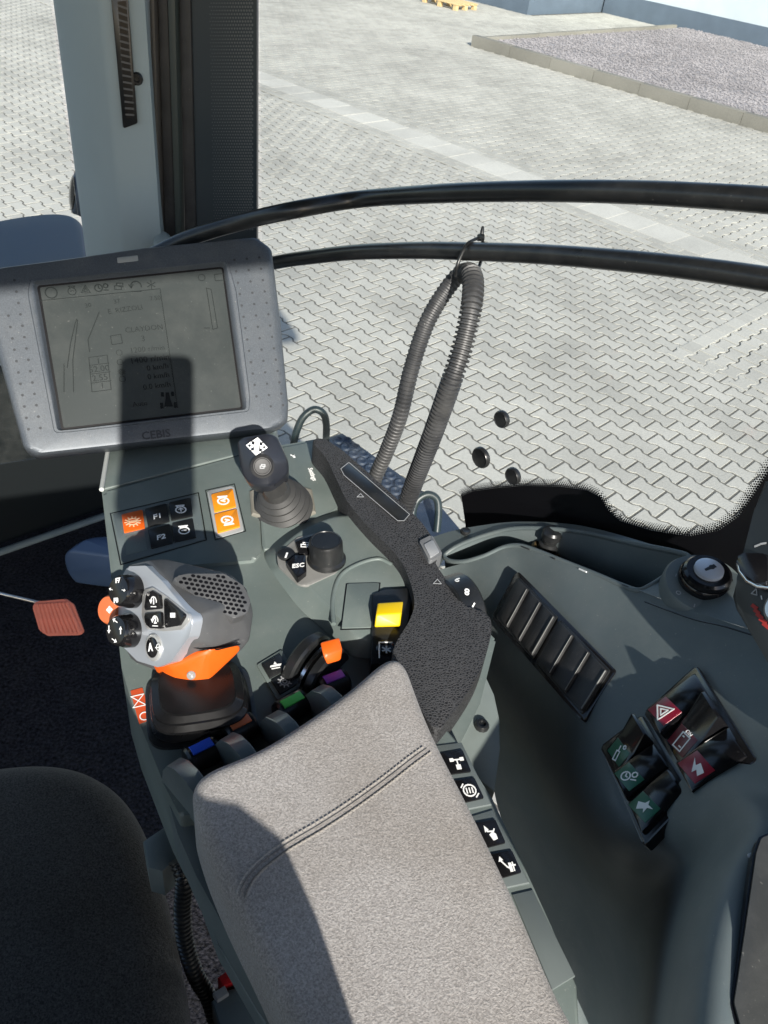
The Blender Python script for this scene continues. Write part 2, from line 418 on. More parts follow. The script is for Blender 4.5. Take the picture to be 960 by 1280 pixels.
ICON = {
 'engine': dict(c=[circ(0, 0, .8, 14, math.radians(60), math.radians(400)) and circ(0, -.05, .75)], l=[[(-.35, .7), (-.6, 1), (.6, 1), (.35, .7)], [(0, -.4), (0, .3)], [(-.3, .05), (0, .35), (.3, .05)]]),
 'engine_minus': dict(c=[circ(0, -.05, .75)], l=[[(-.35, .7), (-.6, 1), (.6, 1), (.35, .7)], [(-.3, 0), (.3, 0)]]),
 'engine_arrow': dict(c=[circ(0, -.05, .75)], l=[[(-.35, .7), (-.6, 1), (.6, 1), (.35, .7)], [(.25, .25), (-.25, .1), (.2, -.2)]]),
 'gear': dict(c=[circ(0, 0, .62), circ(0, 0, .3, 8)], l=[[(.7 * math.cos(a), .7 * math.sin(a)), (.98 * math.cos(a), .98 * math.sin(a))] for a in [i * math.pi / 5 for i in range(10)]]),
 'pto': dict(c=[circ(0, 0, .6)], l=[[(.66 * math.cos(a), .66 * math.sin(a)), (.95 * math.cos(a), .95 * math.sin(a))] for a in [i * math.pi / 6 for i in range(12)]] + [[(-.5, .12), (.5, .12)], [(-.5, -.12), (.5, -.12)]]),
 'hazard': dict(c=[[(-.95, -.75), (.95, -.75), (0, .95)], [(-.42, -.42), (.42, -.42), (0, .34)]], l=[]),
 'bolt': dict(p=[[(-.35, 1), (.35, .95), (.1, .3), (.6, .3), (-.35, -1), (-.05, -.15), (-.55, -.12)]]),
 'battery': dict(c=[[(-.6, -.95), (.6, -.95), (.6, .7), (-.6, .7)]], l=[[(-.35, .7), (-.35, .95)], [(.35, .7), (.35, .95)], [(-.3, .4), (-.1, .4)], [(.1, -.6), (.35, -.6)]]),
 'spray': dict(c=[[(-.35, -.95), (.15, -.95), (.15, .1), (-.35, .1)], circ(.55, .75, .2, 8)], l=[[(-.1, .1), (-.1, .7)]]),
 'clockgear': dict(c=[circ(-.4, 0, .5), circ(.55, .3, .3, 8)], l=[[(-.4, .3), (-.4, 0), (-.2, -.1)], [(.3, -.3), (.85, -.3)]]),
 'mist': dict(p=[[(-.3, -.9), (.5, -.7), (.2, 0), (.6, .2), (.0, .35), (-.1, 1), (-.35, .3), (-.8, .2), (-.4, -.1)]]),
 'axle': dict(p=[[(-.9, .3), (-.4, .3), (-.4, .75), (-.9, .75)], [(.4, .3), (.9, .3), (.9, .75), (.4, .75)], [(-.3, -.2), (.3, -.2), (.3, -.85), (-.3, -.85)]], l=[[(-.6, .5), (.6, .5)], [(0, .5), (0, -.5)]]),
 'tyre': dict(c=[circ(0, 0, .75)], l=[[(-.35, .3), (-.35, -.3)], [(.35, .3), (.35, -.3)], [(0, .3), (0, -.3)], [(-.9, .5), (-.6, .9)], [(.6, -.95), (.95, -.55)]]),
 'plant': dict(p=[[(.1, -.95), (.65, -.8), (.6, -.2), (.25, .1), (-.2, -.2)], [(-.6, .1), (-.1, .4), (-.55, .95)]], l=[[(-.3, .2), (.4, .15), (.55, .4)]]),
 'hitch': dict(p=[[(-.9, .35), (-.35, .5), (-.65, .95)], [(.1, -.9), (.45, -.9), (.45, .1), (.1, .1)]], l=[[(-.6, .4), (-.1, -.3), (.3, -.6)], [(.45, -.2), (.85, -.2)], [(.6, -.8), (.6, .1)]]),
 'arrow': dict(p=[[(-.1, -.8), (.1, -.8), (.1, .2), (.45, .2), (0, .9), (-.45, .2), (-.1, .2)]]),
 'turn': dict(l=[circ(0, -.1, .7, 12, math.radians(-10), math.radians(200)), [(-.95, .1), (-.68, -.3), (-.4, .1)], [(-.6, -.85), (.6, -.85)]]),
 'star': dict(l=[[(0, -.9), (0, .9)], [(-.78, -.45), (.78, .45)], [(-.78, .45), (.78, -.45)]]),
 'tri': dict(c=[[(-.7, -.6), (.7, -.6), (0, .8)]]),
 'cross4': dict(p=[[(-.28, -.55), (-.6, -.55), (0, -1.05), (.6, -.55), (.28, -.55), (.28, .55), (.6, .55), (0, 1.05), (-.6, .55), (-.28, .55)]], c=[[(.45, -.12), (.7, -.12), (.7, -.4), (1.15, 0), (.7, .4), (.7, .12), (.45, .12)], [(-.45, .12), (-.7, .12), (-.7, .4), (-1.15, 0), (-.7, -.4), (-.7, -.12), (-.45, -.12)]]),
 'dozer': dict(p=[[(-.8, -.3), (.7, -.3), (.9, 0), (.3, .05), (-.7, -.02)], [(-.2, .15), (.25, .15), (.05, .55)]], l=[[(-.6, -.6), (.5, -.6)]]),
 'page': dict(c=[[(-.7, -.6), (.5, -.6), (.5, .1), (-.7, .1)], [(-.3, .1), (-.3, .6), (.8, .6), (.8, -.1), (.5, -.1)]]),
 'bar': dict(p=[[(-.2, -.8), (.2, -.8), (.2, .8), (-.2, .8)]]),
 'rollers': dict(c=[[(-.8, .9), (.8, .9), (0, 0)], [(-.8, -.9), (.8, -.9), (0, 0)]]),
 'ring': dict(c=[circ(0, 0, .8)]),
 'axis_tractor': dict(p=[[(-.2, .9), (.2, .9), (.28, .1), (.5, -.8), (-.5, -.8), (-.28, .1)], [(-.75, .95), (-.4, .95), (-.4, .4), (-.75, .4)], [(.4, .95), (.75, .95), (.75, .4), (.4, .4)], [(-.95, -.3), (-.6, -.3), (-.6, -1), (-.95, -1)], [(.6, -.3), (.95, -.3), (.95, -1), (.6, -1)]]),
}
def icon(kind, P, c, size, updir, m, parent, h=.0003, width=.16, name='symbol'):
    """c = pixel, updir = pixel offset pointing to the icon's top"""
    o = P.L(*c, h); up = (P.L(c[0] + updir[0], c[1] + updir[1], h) - o).normalized(); ri = V((up.y, -up.x))
    f = lambda q: o + ri * (q[0] * size) + up * (q[1] * size)
    d = ICON[kind]; bm = bmesh.new(); k = 0
    for p in d.get('c', []): ribbon_bm(bm, P, [f(q) for q in p], width * size, h, True, k); k += 3
    for p in d.get('l', []): ribbon_bm(bm, P, [f(q) for q in p], width * size, h, False, k); k += 2
    for p in d.get('p', []): poly_bm(bm, P, [f(q) for q in p], h, .0003)
    return from_bm(name, bm, m, parent, 0)
def strokes(P, lines, width, m, parent, h=.0003, name='symbol'):
    bm = bmesh.new()
    for k, l in enumerate(lines): ribbon_bm(bm, P, P.px(l, h), width, h, False, k * 3)
    return from_bm(name, bm, m, parent, 0)
def text(s, P, p0, p1, size, m, parent, h=.0003, shear=0, name='lettering', bold=0):
    c = bpy.data.curves.new('text', 'FONT'); c.body = s; c.size = size; c.extrude = .0001; c.shear = shear; c.offset = bold
    c.align_x = 'CENTER'; c.align_y = 'CENTER'; c.resolution_u = 2
    t = bpy.data.objects.new('text', c); COL.objects.link(t)
    me = bpy.data.meshes.new_from_object(t.evaluated_get(bpy.context.evaluated_depsgraph_get()))
    bpy.data.objects.remove(t); bpy.data.curves.remove(c)
    a, b = P.L(*p0, h), P.L(*p1, h); d = (b - a).normalized(); e = V((-d.y, d.x)); o = (a + b) / 2
    verts = [P.W(*(o + d * v.co.x + e * v.co.y), h + v.co.z) for v in me.vertices]
    faces = [tuple(p.vertices) for p in me.polygons]; bpy.data.meshes.remove(me)
    return mk(name, verts, faces, m, parent, 0)
def quadmap(P, q, h=0.0):
    a, b, c, d = P.px(q, h)                     # corners in order; s along a->b, t along a->d
    return lambda s, t: (a * (1 - s) + b * s) * (1 - t) + (d * (1 - s) + c * s) * t

# ================================================================== OUTSIDE
LX, LY = V((.7568, -.6537)), V((.6537, .7568)); LO = V((1.5387, 4.1583))   # paving lattice
def lat(a, b): return LX * a + LY * b
sz = 60
ground = struct(mk('ground', [V((-sz, -sz, -.035)), V((sz, -sz, -.035)), V((sz, sz, -.035)), V((-sz, sz, -.035))], [(0, 1, 2, 3)], JOINT, None, 0))
pavement = bpy.data.objects.new('pavement', None); COL.objects.link(pavement); pavement['kind'] = 'structure'; WL[pavement] = V((0, 0, 0))
bm = bmesh.new(); bmesh.ops.create_grid(bm, x_segments=1, y_segments=1, size=30)
for v in bm.verts: v.co = V((v.co.x, v.co.y + 14, -.0045))
from_bm('joint_sand', bm, JOINT, pavement, 0)
def bone(ins=.0082):
    def g(x):
        x = abs(x); return .0585 if x < .032 else .0825 if x > .068 else .0585 + .024 * (x - .032) / .036
    xs = [-.1 + ins, -.068, -.032, .032, .068, .1 - ins]
    return [(x, g(x) - ins) for x in reversed(xs)] + [(x, -g(x) + ins) for x in xs]
def paver_geo(pts, depth=.03, ch=.002):
    n = len(pts); cx = sum(p[0] for p in pts) / n; cy = sum(p[1] for p in pts) / n
    ins = []
    for i in range(n):
        a, b, c = V(pts[i - 1]), V(pts[i]), V(pts[(i + 1) % n])
        t = ((b - a).normalized() + (c - b).normalized()); nn = V((-t.y, t.x)).normalized(); ins.append(b + nn * ch)
    verts = [V((*p, -depth)) for p in pts] + [V((*p, -ch * .8)) for p in pts] + [V((p.x, p.y, 0)) for p in ins]
    faces = [(k * n + i, k * n + (i + 1) % n, (k + 1) * n + (i + 1) % n, (k + 1) * n + i) for k in (0, 1) for i in range(n)] + [tuple(range(2 * n, 3 * n))]
    return verts, faces
rect = lambda a, b: [(-a, -b), (a, -b), (a, b), (-a, b)]
GEO = {'bone': paver_geo(bone()), 'soldier': paver_geo(rect(.098, .063)), 'slab': paver_geo(rect(.197, .245)), 'row': paver_geo(rect(.097, .057))}
items = []                                       # kind, x, y, rotation
def project(x, y):
    q = V((x, y, 0)) - EYE; d = q.dot(CZ); return (480 + F * q.dot(CX) / d, 640 + F * q.dot(CY) / d, d) if d > .5 else None
def visible(x, y, m=25):
    p = project(x, y); return p and -m - 420 < p[0] < 1500 + m and -m - 60 < p[1] < 1000 + m
rotA = math.atan2(LX.y, LX.x)
xo, yo = LO.dot(LX), LO.dot(LY)                  # the lattice's own origin
SX0, SX1, SY0 = -2.45, -2.32, 6.29               # edge strip of the turned field
B0, B1 = 8.16, 9.18                              # the band of slabs
for i in range(-140, 120):
    for j in range(-60, 120):
        a, b = xo + .2 * i + .1 * j + .1, yo + .1405 * j
        if b > B0 + .06 or (a > SX0 + .09 and b > SY0 + .05): continue
        p = lat(a, b)
        if visible(p.x, p.y): items.append(('bone', p.x, p.y, rotA))
for i in range(-120, 160):                       # turned field beside the edge strip and the field beyond the band
    for j in range(-160, 160):
        a, b = SX1 + .075 + .1405 * j, SY0 + .2 * i + .1 * (j % 2)
        near = SX1 - .07 < a and SY0 - .13 < b < B0 + .06
        far = B1 - .07 < b and not (a > -12.15 and b > 14.75) and not (b > 19.9 and a < -14.6) and b < 23.3
        if not (near or far): continue
        p = lat(a, b)
        if visible(p.x, p.y, 12): items.append(('bone', p.x, p.y, rotA + math.pi / 2))
for k in range(10):
    p = lat((SX0 + SX1) / 2, SY0 + .1 + .2 * k)
    if SY0 + .1 + .2 * k < B0 - .1 and visible(p.x, p.y): items.append(('soldier', p.x, p.y, rotA + math.pi / 2))
for k in range(-90, 90):
    p = lat(.4 * k, B0 + .51)
    if visible(p.x, p.y, 40): items.append(('slab', p.x, p.y, rotA))
for k in range(-180, 180):
    for b in (B0 + .065, B0 + .195, B1 - .195, B1 - .065):
        p = lat(.2 * k + (.1 if b in (B0 + .195, B1 - .065) else 0), b)
        if visible(p.x, p.y): items.append(('row', p.x, p.y, rotA))
def hidden(px, py):                              # behind the console and armrest in every nearby view
    return py > 660 or (px < 330 and py > 330) or not (0 < px < 960 and py > 0)
items.sort(key=lambda t: (hidden(*project(t[1], t[2])[:2]), project(t[1], t[2])[2]))
PM = {}
for k, (vv, ff) in GEO.items():
    me = bpy.data.meshes.new(k); me.from_pydata(vv, [], ff); me.materials.append(SLAB if k == 'slab' else PAVER); PM[k] = me
count = 0; rest = {'slab': ([], []), 'other': ([], [])}
NAMES = {'bone': 'paver', 'soldier': 'edge_paver', 'slab': 'paving_slab', 'row': 'edge_paver'}
for kind, x, y, r in items:
    dz = random.uniform(-.0015, .0015) + (0 if kind == 'bone' and abs(r - rotA) < .1 else .0035 if kind == 'bone' else .006); rr = r + random.uniform(-.012, .012)
    tilt = (random.uniform(-.006, .006), random.uniform(-.006, .006))
    if (kind == 'bone' and count < 285) or kind == 'slab' and project(x, y)[2] < 14 or kind == 'soldier':
        o = bpy.data.objects.new(NAMES[kind], PM[kind]); COL.objects.link(o); o.parent = pavement
        o.location = (x, y, dz); o.rotation_euler = (tilt[0], tilt[1], rr)
        if kind == 'bone': count += 1
    else:
        vv, ff = rest['slab' if kind == 'slab' else 'other']; n0 = len(vv); c, s = math.cos(rr), math.sin(rr)
        gv, gf = GEO[kind]
        vv += [(x + c * v.x - s * v.y, y + s * v.x + c * v.y, v.z + dz + tilt[0] * v.y * .7) for v in gv]; ff += [tuple(i + n0 for i in f) for f in gf]
for k, nm in (('other', 'far_pavers'), ('slab', 'far_slabs')):
    if rest[k][0]:
        me = bpy.data.meshes.new(nm); me.from_pydata(rest[k][0], [], rest[k][1]); me.materials.append(SLAB if k == 'slab' else PAVER)
        o = bpy.data.objects.new(nm, me); COL.objects.link(o); o.parent = pavement; o['kind'] = 'stuff'
# kerbed gravel bed
KX0, KY0, KY1 = -12.1, 14.85, 23.28
kerb = bpy.data.objects.new('kerb', None); COL.objects.link(kerb); kerb['kind'] = 'structure'; WL[kerb] = V((0, 0, 0))
def block(name, a0, a1, b0, b1, z0, z1, m, parent, bev=.008):
    p = [lat(a0, b0), lat(a1, b0), lat(a1, b1), lat(a0, b1)]
    return prism(name, Z(0), [V((q.x, q.y)) for q in p], z0, z1, m, parent, bevel=bev, px=False)
for k in range(24):
    a = KX0 + 1.0 * k; block('kerb_stone', a + .004, a + .996, KY0 - .13, KY0 + .02, -.03, .2 + random.uniform(-.004, .004), KERB, kerb)
for k in range(8):
    b = KY0 + .03 + 1.0 * k; block('kerb_stone', KX0, KX0 + .1, b + .004, b + .996, -.03, .17 + random.uniform(-.004, .004), KERB, kerb)
gv, gf = [], []
bed = prism('gravel_bed', Z(0), [V((q.x, q.y)) for q in (lat(KX0 + .1, KY0 + .02), lat(18, KY0 + .02), lat(18, KY1), lat(KX0 + .1, KY1))], -.02, .1, GRAVEL, None, px=False); struct(bed)
for k in range(45000):
    a, b = random.uniform(KX0 + .12, 4), random.uniform(KY0 + .03, KY1 - .02); p = lat(a, b)
    if not visible(p.x, p.y): continue
    n0 = len(gv); s = random.uniform(.014, .03); z = .1 + s * .35
    for dx, dy, dz_ in ((1, 0, 0), (0, 1, 0), (-1, 0, 0), (0, -1, 0), (0, 0, .8), (0, 0, -.8)):
        gv.append((p.x + s * (dx * random.uniform(.7, 1.2) + random.uniform(-.2, .2)), p.y + s * dy * random.uniform(.7, 1.2), z + s * dz_ * random.uniform(.7, 1)))
    gf += [tuple(n0 + i for i in f) for f in ((0, 1, 4), (1, 2, 4), (2, 3, 4), (3, 0, 4), (1, 0, 5), (2, 1, 5), (3, 2, 5), (0, 3, 5))]
me = bpy.data.meshes.new('gravel'); me.from_pydata(gv, [], gf); me.materials.append(GRAVEL)
o = bpy.data.objects.new('gravel', me); COL.objects.link(o); o['kind'] = 'stuff'; o['label'] = 'purple grey gravel filling the kerbed bed by the wall'
p = lat(-14, 22)
bld = thing('building', 'pale building with a blue grey plinth beyond the gravel bed', 'building', (p.x, p.y, 0))
block('wall', -14.6, 20, 23.35, 23.7, .5, 6, WALLP, bld, .002); block('plinth', -14.6, 20, 23.3, 23.7, -.03, .5, PLINTH, bld)
block('wall', -22, -14.7, 19.98, 23.7, .5, 6, WALLP, bld, .002); block('plinth', -22, -14.66, 19.9, 23.7, -.03, .5, PLINTH, bld)
q = onz(562, 2, .1)
pal = thing('pallet', 'pale wooden pallet lying by the far building wall', 'pallet', (q.x, q.y, 0))
def pblock(name, a, b, z, la, lb, lz):
    c = q + V((*lat(a, b), 0)); c.z = z; A, B = V((*LX, 0)) * la, V((*LY, 0)) * lb
    P = Pl((c.x, c.y, 0), (0, 0, 1), V((*LX, 0))); prism(name, P, [V((-la, -lb)), V((la, -lb)), V((la, lb)), V((-la, lb))], z - lz, z + lz, WOOD, pal, px=False, bevel=.004)
for k in range(5): pblock('board', 0, -.35 + .175 * k, .133, .6, .06, .011)
for a in (-.53, 0, .53): pblock('runner', a, 0, .111, .05, .4, .01)
for a in (-.53, 0, .53):
    for b in (-.35, 0, .35): pblock('foot_block', a, b, .05, .05, .05, .05)

# ================================================================== CAB SHELL
FWD, RT = V((-.5, .866, 0)), V((.866, .5, 0))     # the tractor's own directions
floor = struct(mk('cab_floor', [V((0, 0, 1.65)) + FWD * a + RT * b for a, b in ((-1.0, -1.3), (-1.0, .55), (1.66, .55), (1.66, -1.3))], [(0, 1, 2, 3)], CARPET, None, 0))
A_, B_ = onz(-40, 705, 1.65), onz(170, 632, 1.65)
FD = (B_ - A_).normalized()
tube('floor_edge_rail', [A_ - FD * .8, B_ + FD * .2], .01, GREEN_SIDE, None, 10); tag(bpy.data.objects['floor_edge_rail'], 'grey green edging rail along the front of the cab floor', 'rail')
nF = V((-FD.y, FD.x, 0))
fw = Pl(A_ + nF * .03, -nF, FD)
o = mk('front_panel', [fw.W(a, b, 0) for a, b in ((-.9, 0), (.62, 0), (.62, .3), (-.9, .3))], [(0, 1, 2, 3)], DARKWALL, None, 0)
if (fw.W(0, .3, 0) - fw.W(0, 0, 0)).z < 0: fw = Pl(fw.o, nF, FD)
bpy.data.objects.remove(o)
struct(prism('front_panel', fw, [V((-.9, -.02)), V((.62, -.02)), V((.62, .42)), V((-.9, .42))], -.03, 0, DARKWALL, None, px=False, bevel=.01))
roof = struct(prism('cab_roof', Z(3.5), [V((q.x, q.y)) for q in (FWD * -.7 + RT * -1.3, FWD * -.7 + RT * .75, FWD * 1.6 + RT * .75, FWD * 1.6 + RT * -1.3)], 0, .12, DARKWALL, None, px=False, bevel=.03))

# right window plane
GL, GR = onz(540, 672, 2.34), onz(950, 745, 2.54)
gd = V((GL.x - GR.x, GL.y - GR.y, 0)).normalized(); gn = V((-gd.y, gd.x, 0))
if gn.dot(V((0, 1, 0))) < 0: gn = -gn
ledge_pts = [(560, 665, 2.36), (600, 657, 2.385), (650, 652, 2.416), (720, 656, 2.448), (790, 673, 2.48), (868, 698, 2.508)]
GP = Pl(GR + gn * (max((onz(*q) - GR).dot(gn) for q in ledge_pts) + .012), -gn, V((1, 0, 0)))        # faces the cab
window = thing('side_window', 'large clear side window pane with a black dotted border', 'window', GP.hit(640, 660))
prism('pane', GP, [(322, -330), (1250, -700), (1250, 900), (940, 800), (600, 720), (470, 690), (330, 600)], -.005, 0, GLASS, window, up=0)
border = [(582, 655), (577, 620), (590, 614), (620, 610), (655, 607), (700, 608), (735, 613), (750, 621), (760, 638), (775, 651), (815, 663), (862, 670), (898, 663), (924, 645), (944, 616), (962, 588), (985, 560), (1010, 500)]
frit = GP.px(border + [(1100, 500), (1100, 830), (950, 790), (870, 745), (720, 700), (640, 690), (585, 690)], .001)
prism('black_border', GP, frit, .0005, .0015, FRIT, window, px=False)
bl = GP.px(border, .001); bm = bmesh.new()
bl = resample([V((q.x, q.y, 0)) for q in bl], .0026)
for row, rad in ((.0009, .00125), (.0028, .001), (.0046, .0008), (.0062, .0006), (.0076, .0004)):
    for i in range(9, len(bl) - 1):
        a, b = bl[i], bl[i + 1]; d = (b - a).normalized(); nn = V((-d.y, d.x, 0))
        if nn.y < 0 and abs(nn.y) > .3 or (nn.x > .6 and i < 20): nn = nn if nn.y > 0 else -nn
        c = (a + (b - a) * (.5 if row in (.0028, .0062) else 0)) + nn * row
        poly_bm(bm, GP, [V((c.x + rad * math.cos(t), c.y + rad * math.sin(t))) for t in [k * math.pi / 3 for k in range(6)]], .0006, .0004)
o = from_bm('border_dots', bm, FRIT, window, 0); o['kind'] = 'stuff'
for (x, y), r in (((627, 524), .0105), ((601, 572), .0125), ((641, 595), .0105)):
    k = GP.hit(x, y, .004); d = (k - EYE).dot(CZ); r = {.0105: 11.5, .0125: 14}[r] * d / F
    lathe('window_plug', k, GP.n, [(r * .9, -.0035), (r, -.002), (r, .001), (r * .9, .003), (r * .8, .0022), (r * .3, .0022)], BLACK, window, 24)
# guard rails across the window
RP = GP.lift(.03)
rail_a = [at(192, 318, .985), at(235, 298, .965), at(300, 278, .93), at(370, 262, .885)] + [RP.hit(x, y) for x, y in ((450, 249), (550, 242), (660, 239), (780, 240), (900, 246), (1000, 254), (1120, 268))]
rail_b = [RP.hit(x, y) for x, y in ((250, 350), (340, 329), (400, 320), (450, 315), (520, 313), (580, 314), (680, 318), (780, 326), (870, 336), (960, 349), (1100, 372))]
tag(tube('grab_rail', spline(rail_a, 8), .0092, BLACK, None, 16), 'upper black curved rail across the side window', 'rail')
tag(tube('grab_rail', spline(rail_b, 8), .0088, BLACK, None, 16), 'lower black curved rail with the hose tied to it', 'rail')
# hose hung from the lower rail
dr = (RP.hit(585, 316) - EYE).dot(CZ)
hp = [(458, 650, dr + .17), (467, 603, dr + .15), (483, 565, dr + .12), (500, 520, dr + .08), (514, 462, dr + .05), (533, 405, dr + .03), (556, 365, dr + .025), (577, 341, dr + .02), (590, 345, dr - .01), (590, 378, dr - .025), (579, 430, dr - .02), (563, 480, dr - .01), (540, 545, dr + .04), (517, 605, dr + .12), (502, 650, dr + .15), (488, 700, dr + .17)]
path = resample(spline([at(*p) for p in hp], 24), .0008)
tot = len(path)
def hose_r(i):
    base = .0094 if i > tot * .46 else .0084
    return base + (.0013 if i > tot * .47 else .0004) * (1 if (i % 6) < 3 else -1)
hose = tag(tube('corrugated_hose', path, [hose_r(i) for i in range(tot)], HOSE, None, 14, smooth=40), 'black corrugated cable hose looped over the lower rail', 'hose')
tie = thing('cable_tie', 'black cable tie fixing the hose to the lower rail', 'cable tie', RP.hit(580, 315))
td = (RP.hit(600, 315) - RP.hit(566, 314)).normalized(); rc = RP.hit(583, 315)
tube('strap', spline([at(*p) for p in ((569, 345, dr - .0), (571, 334, dr - .011), (576, 320, dr - .0135), (583, 306, dr - .0125), (592, 300, dr - .008), (600, 298, dr + .0), (604, 304, dr + .009), (603, 318, dr + .0115), (600, 330, dr + .009), (596, 338, dr + .004))], 5), .0017, BLACK, tie, 6)
hd = at(600, 297, dr - .003)
hull('lock', [hd + td * x + CY * y + CZ * z for x in (-.004, .006) for y in (-.003, .003) for z in (-.003, .003)], BLACK, tie, .0008, 1)
tube('tail', [hd - CY * .001 + td * .002, hd - CY * .006 + td * .003, hd - CY * .011 + td * .004], [.0018, .002, .0013], BLACK, tie, 6)

# A pillar
pc = [at(105, 300, 1.27), at(109, 300, 1.235), at(150, 300, 1.125), at(158, 300, 1.122), at(201, 298, 1.13), at(206, 298, 1.16), at(206, 298, 1.3), at(118, 298, 1.34)]
pil = thing('cab_pillar', 'grey green front cab pillar with a slotted black air vent', 'pillar', V((pc[3].x, pc[3].y, 2.2)))
prism('trim', Z(0), [V((q.x, q.y)) for q in pc], 2.1, 3.5, TRIM, pil, px=False, smooth=50)
pd_ = V((pc[4].x - pc[3].x, pc[4].y - pc[3].y, 0)).normalized(); pn = V((-pd_.y, pd_.x, 0)); pn = pn if pn.dot(EYE - pc[3]) > 0 else -pn
FP = Pl(pc[3], pn, pd_)
prism('vent_frame', FP, [(138, -12), (159, -12), (172, 154), (154, 161)], -.004, .006, BLACK, pil, bevel=.001, r=.002, up=.006)
prism('vent_recess', FP, [(147, 2), (158, 1), (167, 146), (158, 150)], .0062, .0066, FRIT, pil, up=.0066)
vq = quadmap(FP, [(147, 4), (158, 3), (167, 145), (158, 149)], .008)
for k in range(17):
    t = (k + .3) / 17; a, b = vq(0, t), vq(1, t + .035); bm = bmesh.new()
    ribbon_bm(bm, FP, [a, b], .0022, .0066); o = from_bm('vent_slat', bm, GRIP, pil, 0)
lathe('screw', FP.hit(171, 98), pn, [(.0075, -.002), (.0075, .003), (.006, .0045), (.004, .0045), (.003, .002)], BLACK, pil, 16)
lathe('screw', FP.hit(203, 303), pn, [(.012, -.01), (.012, .012), (.009, .017), (.003, .018)], TRIM, pil, 16)
fe = GP.hit(318, 250, .01); WP = Pl(pc[5], V((-(fe - pc[5]).y, (fe - pc[5]).x, 0)) * (1 if V((-(fe - pc[5]).y, (fe - pc[5]).x, 0)).dot(EYE - pc[5]) > 0 else -1), fe - pc[5])
SEALBROWN = mat('brown_seal', (.06, .055, .05), .5)
prism('seal', WP, [(181, -260), (190, -260), (206, 296), (201, 299)], -.012, .012, SEALBROWN, pil, bevel=.003, up=0)
prism('seal', WP, [(191, -260), (202, -260), (221, 302), (207, 306)], -.012, .004, RUBBER, pil, bevel=.002, up=0)
prism('seal', WP, [(204, -260), (216, -260), (229, 300), (222, 302)], -.012, .009, mat('green_seal', (.035, .045, .042), .45), pil, bevel=.002, up=0)
prism('seal', WP, [(217, -260), (232, -260), (246, 340), (232, 340)], -.012, .0, RUBBER, pil, bevel=.002, up=0)
prism('blind_strip', WP, [(231, -260), (321, -260), (321, 335), (243, 335)], -.012, -.004, FRITGLASS, pil, up=-.004)
bq = quadmap(WP, [(262, -10), (317, -10), (317, 290), (268, 290)], -.0038); bm = bmesh.new()
for i in range(16):
    for j in range(76):
        c = bq((i + .5 * (j % 2)) / 16, j / 76); rd = .0006 + .0009 * i / 16
        poly_bm(bm, WP, [V((c.x + rd * math.cos(t), c.y + rd * math.sin(t))) for t in [k * math.pi / 3 for k in range(6)]], -.0039, .0003)
o = from_bm('blind_perforation', bm, mat('grey_perforation', (.09, .1, .105), .5), pil, 0); o['kind'] = 'stuff'
# windscreen pane left of the pillar
w0 = V((pc[0].x, pc[0].y, 0)); wd = -RT
ws = thing('windscreen', 'clear windscreen pane beside the grey cab pillar', 'window', V((w0.x, w0.y, 2.05)))
prism('pane', Pl(w0 + V((0, 0, 2.05)), -FWD, RT), [V((-1.6, 0)), V((-.004, 0)), V((-.004, 1.45)), V((-1.6, 1.45))], -.004, 0, GLASS, ws, px=False)

# body panel, lamp and steps outside
bp_ = Z(2.0)
pillow('front_body_panel', bp_, [(-160, 330), (-90, 292), (0, 272), (55, 264), (92, 265), (104, 276), (109, 300), (112, 350), (60, 400), (-160, 420)], .2, .03, SKYGREY, None, rings=4)
tag(bpy.data.objects['front_body_panel'], 'smooth blue grey body panel outside the windscreen', 'fender')
c = at(103, 243, 2.1)
lamp = thing('work_lamp', 'round silver lamp housing peeping out behind the cab pillar', 'lamp', c)
lathe('housing', c, (-CX * .9 - CZ * .5), [(.02, -.03), (.045, -.025), (.055, 0), (.05, .02), (.047, .022), (.03, .024)], SKYGREY, lamp, 24)
lathe('lens', c, (-CX * .9 - CZ * .5), [(.042, .02), (.042, .0255), (.03, .029), (.01, .031)], GLOSS, lamp, 24)
SP = Z(1.55)
st = thing('access_step', 'blue grey perforated access step plate below the window', 'step', SP.hit(450, 580))
prism('tread_plate', SP, [(405, 548), (428, 541), (545, 625), (600, 690), (540, 700), (470, 640)], -.03, 0, STEP, st, bevel=.004, up=0)
sq = quadmap(SP, [(416, 549), (430, 545), (536, 626), (505, 632)], 0)
for i in range(2):
    for j in range(9):
        a = sq(.25 + .5 * i, .04 + j / 9 + .03 * i); lathe('tread_stud', SP.W(a.x, a.y, 0), (0, 0, 1), [(.019, -.001), (.016, .006), (.012, .0065), (.007, .002)], STEP, st, 12)
for pts, lab in ((((366, 566, 2.3), (369, 545, 2.27), (378, 523, 2.25), (392, 512, 2.25), (404, 517, 2.26), (408, 532, 2.29), (407, 560, 2.33)), 'dark metal loop handle beside the access step near the display'),
                 (((518, 655, 2.2), (516, 640, 2.2), (522, 625, 2.2), (535, 618, 2.2), (546, 624, 2.2), (548, 640, 2.2), (546, 665, 2.2)), 'dark metal loop handle beside the corrugated hose foot')):
    tag(tube('loop_handle', spline([at(*p) for p in pts], 6), .0105, HANDLE, None, 10), lab, 'handle')

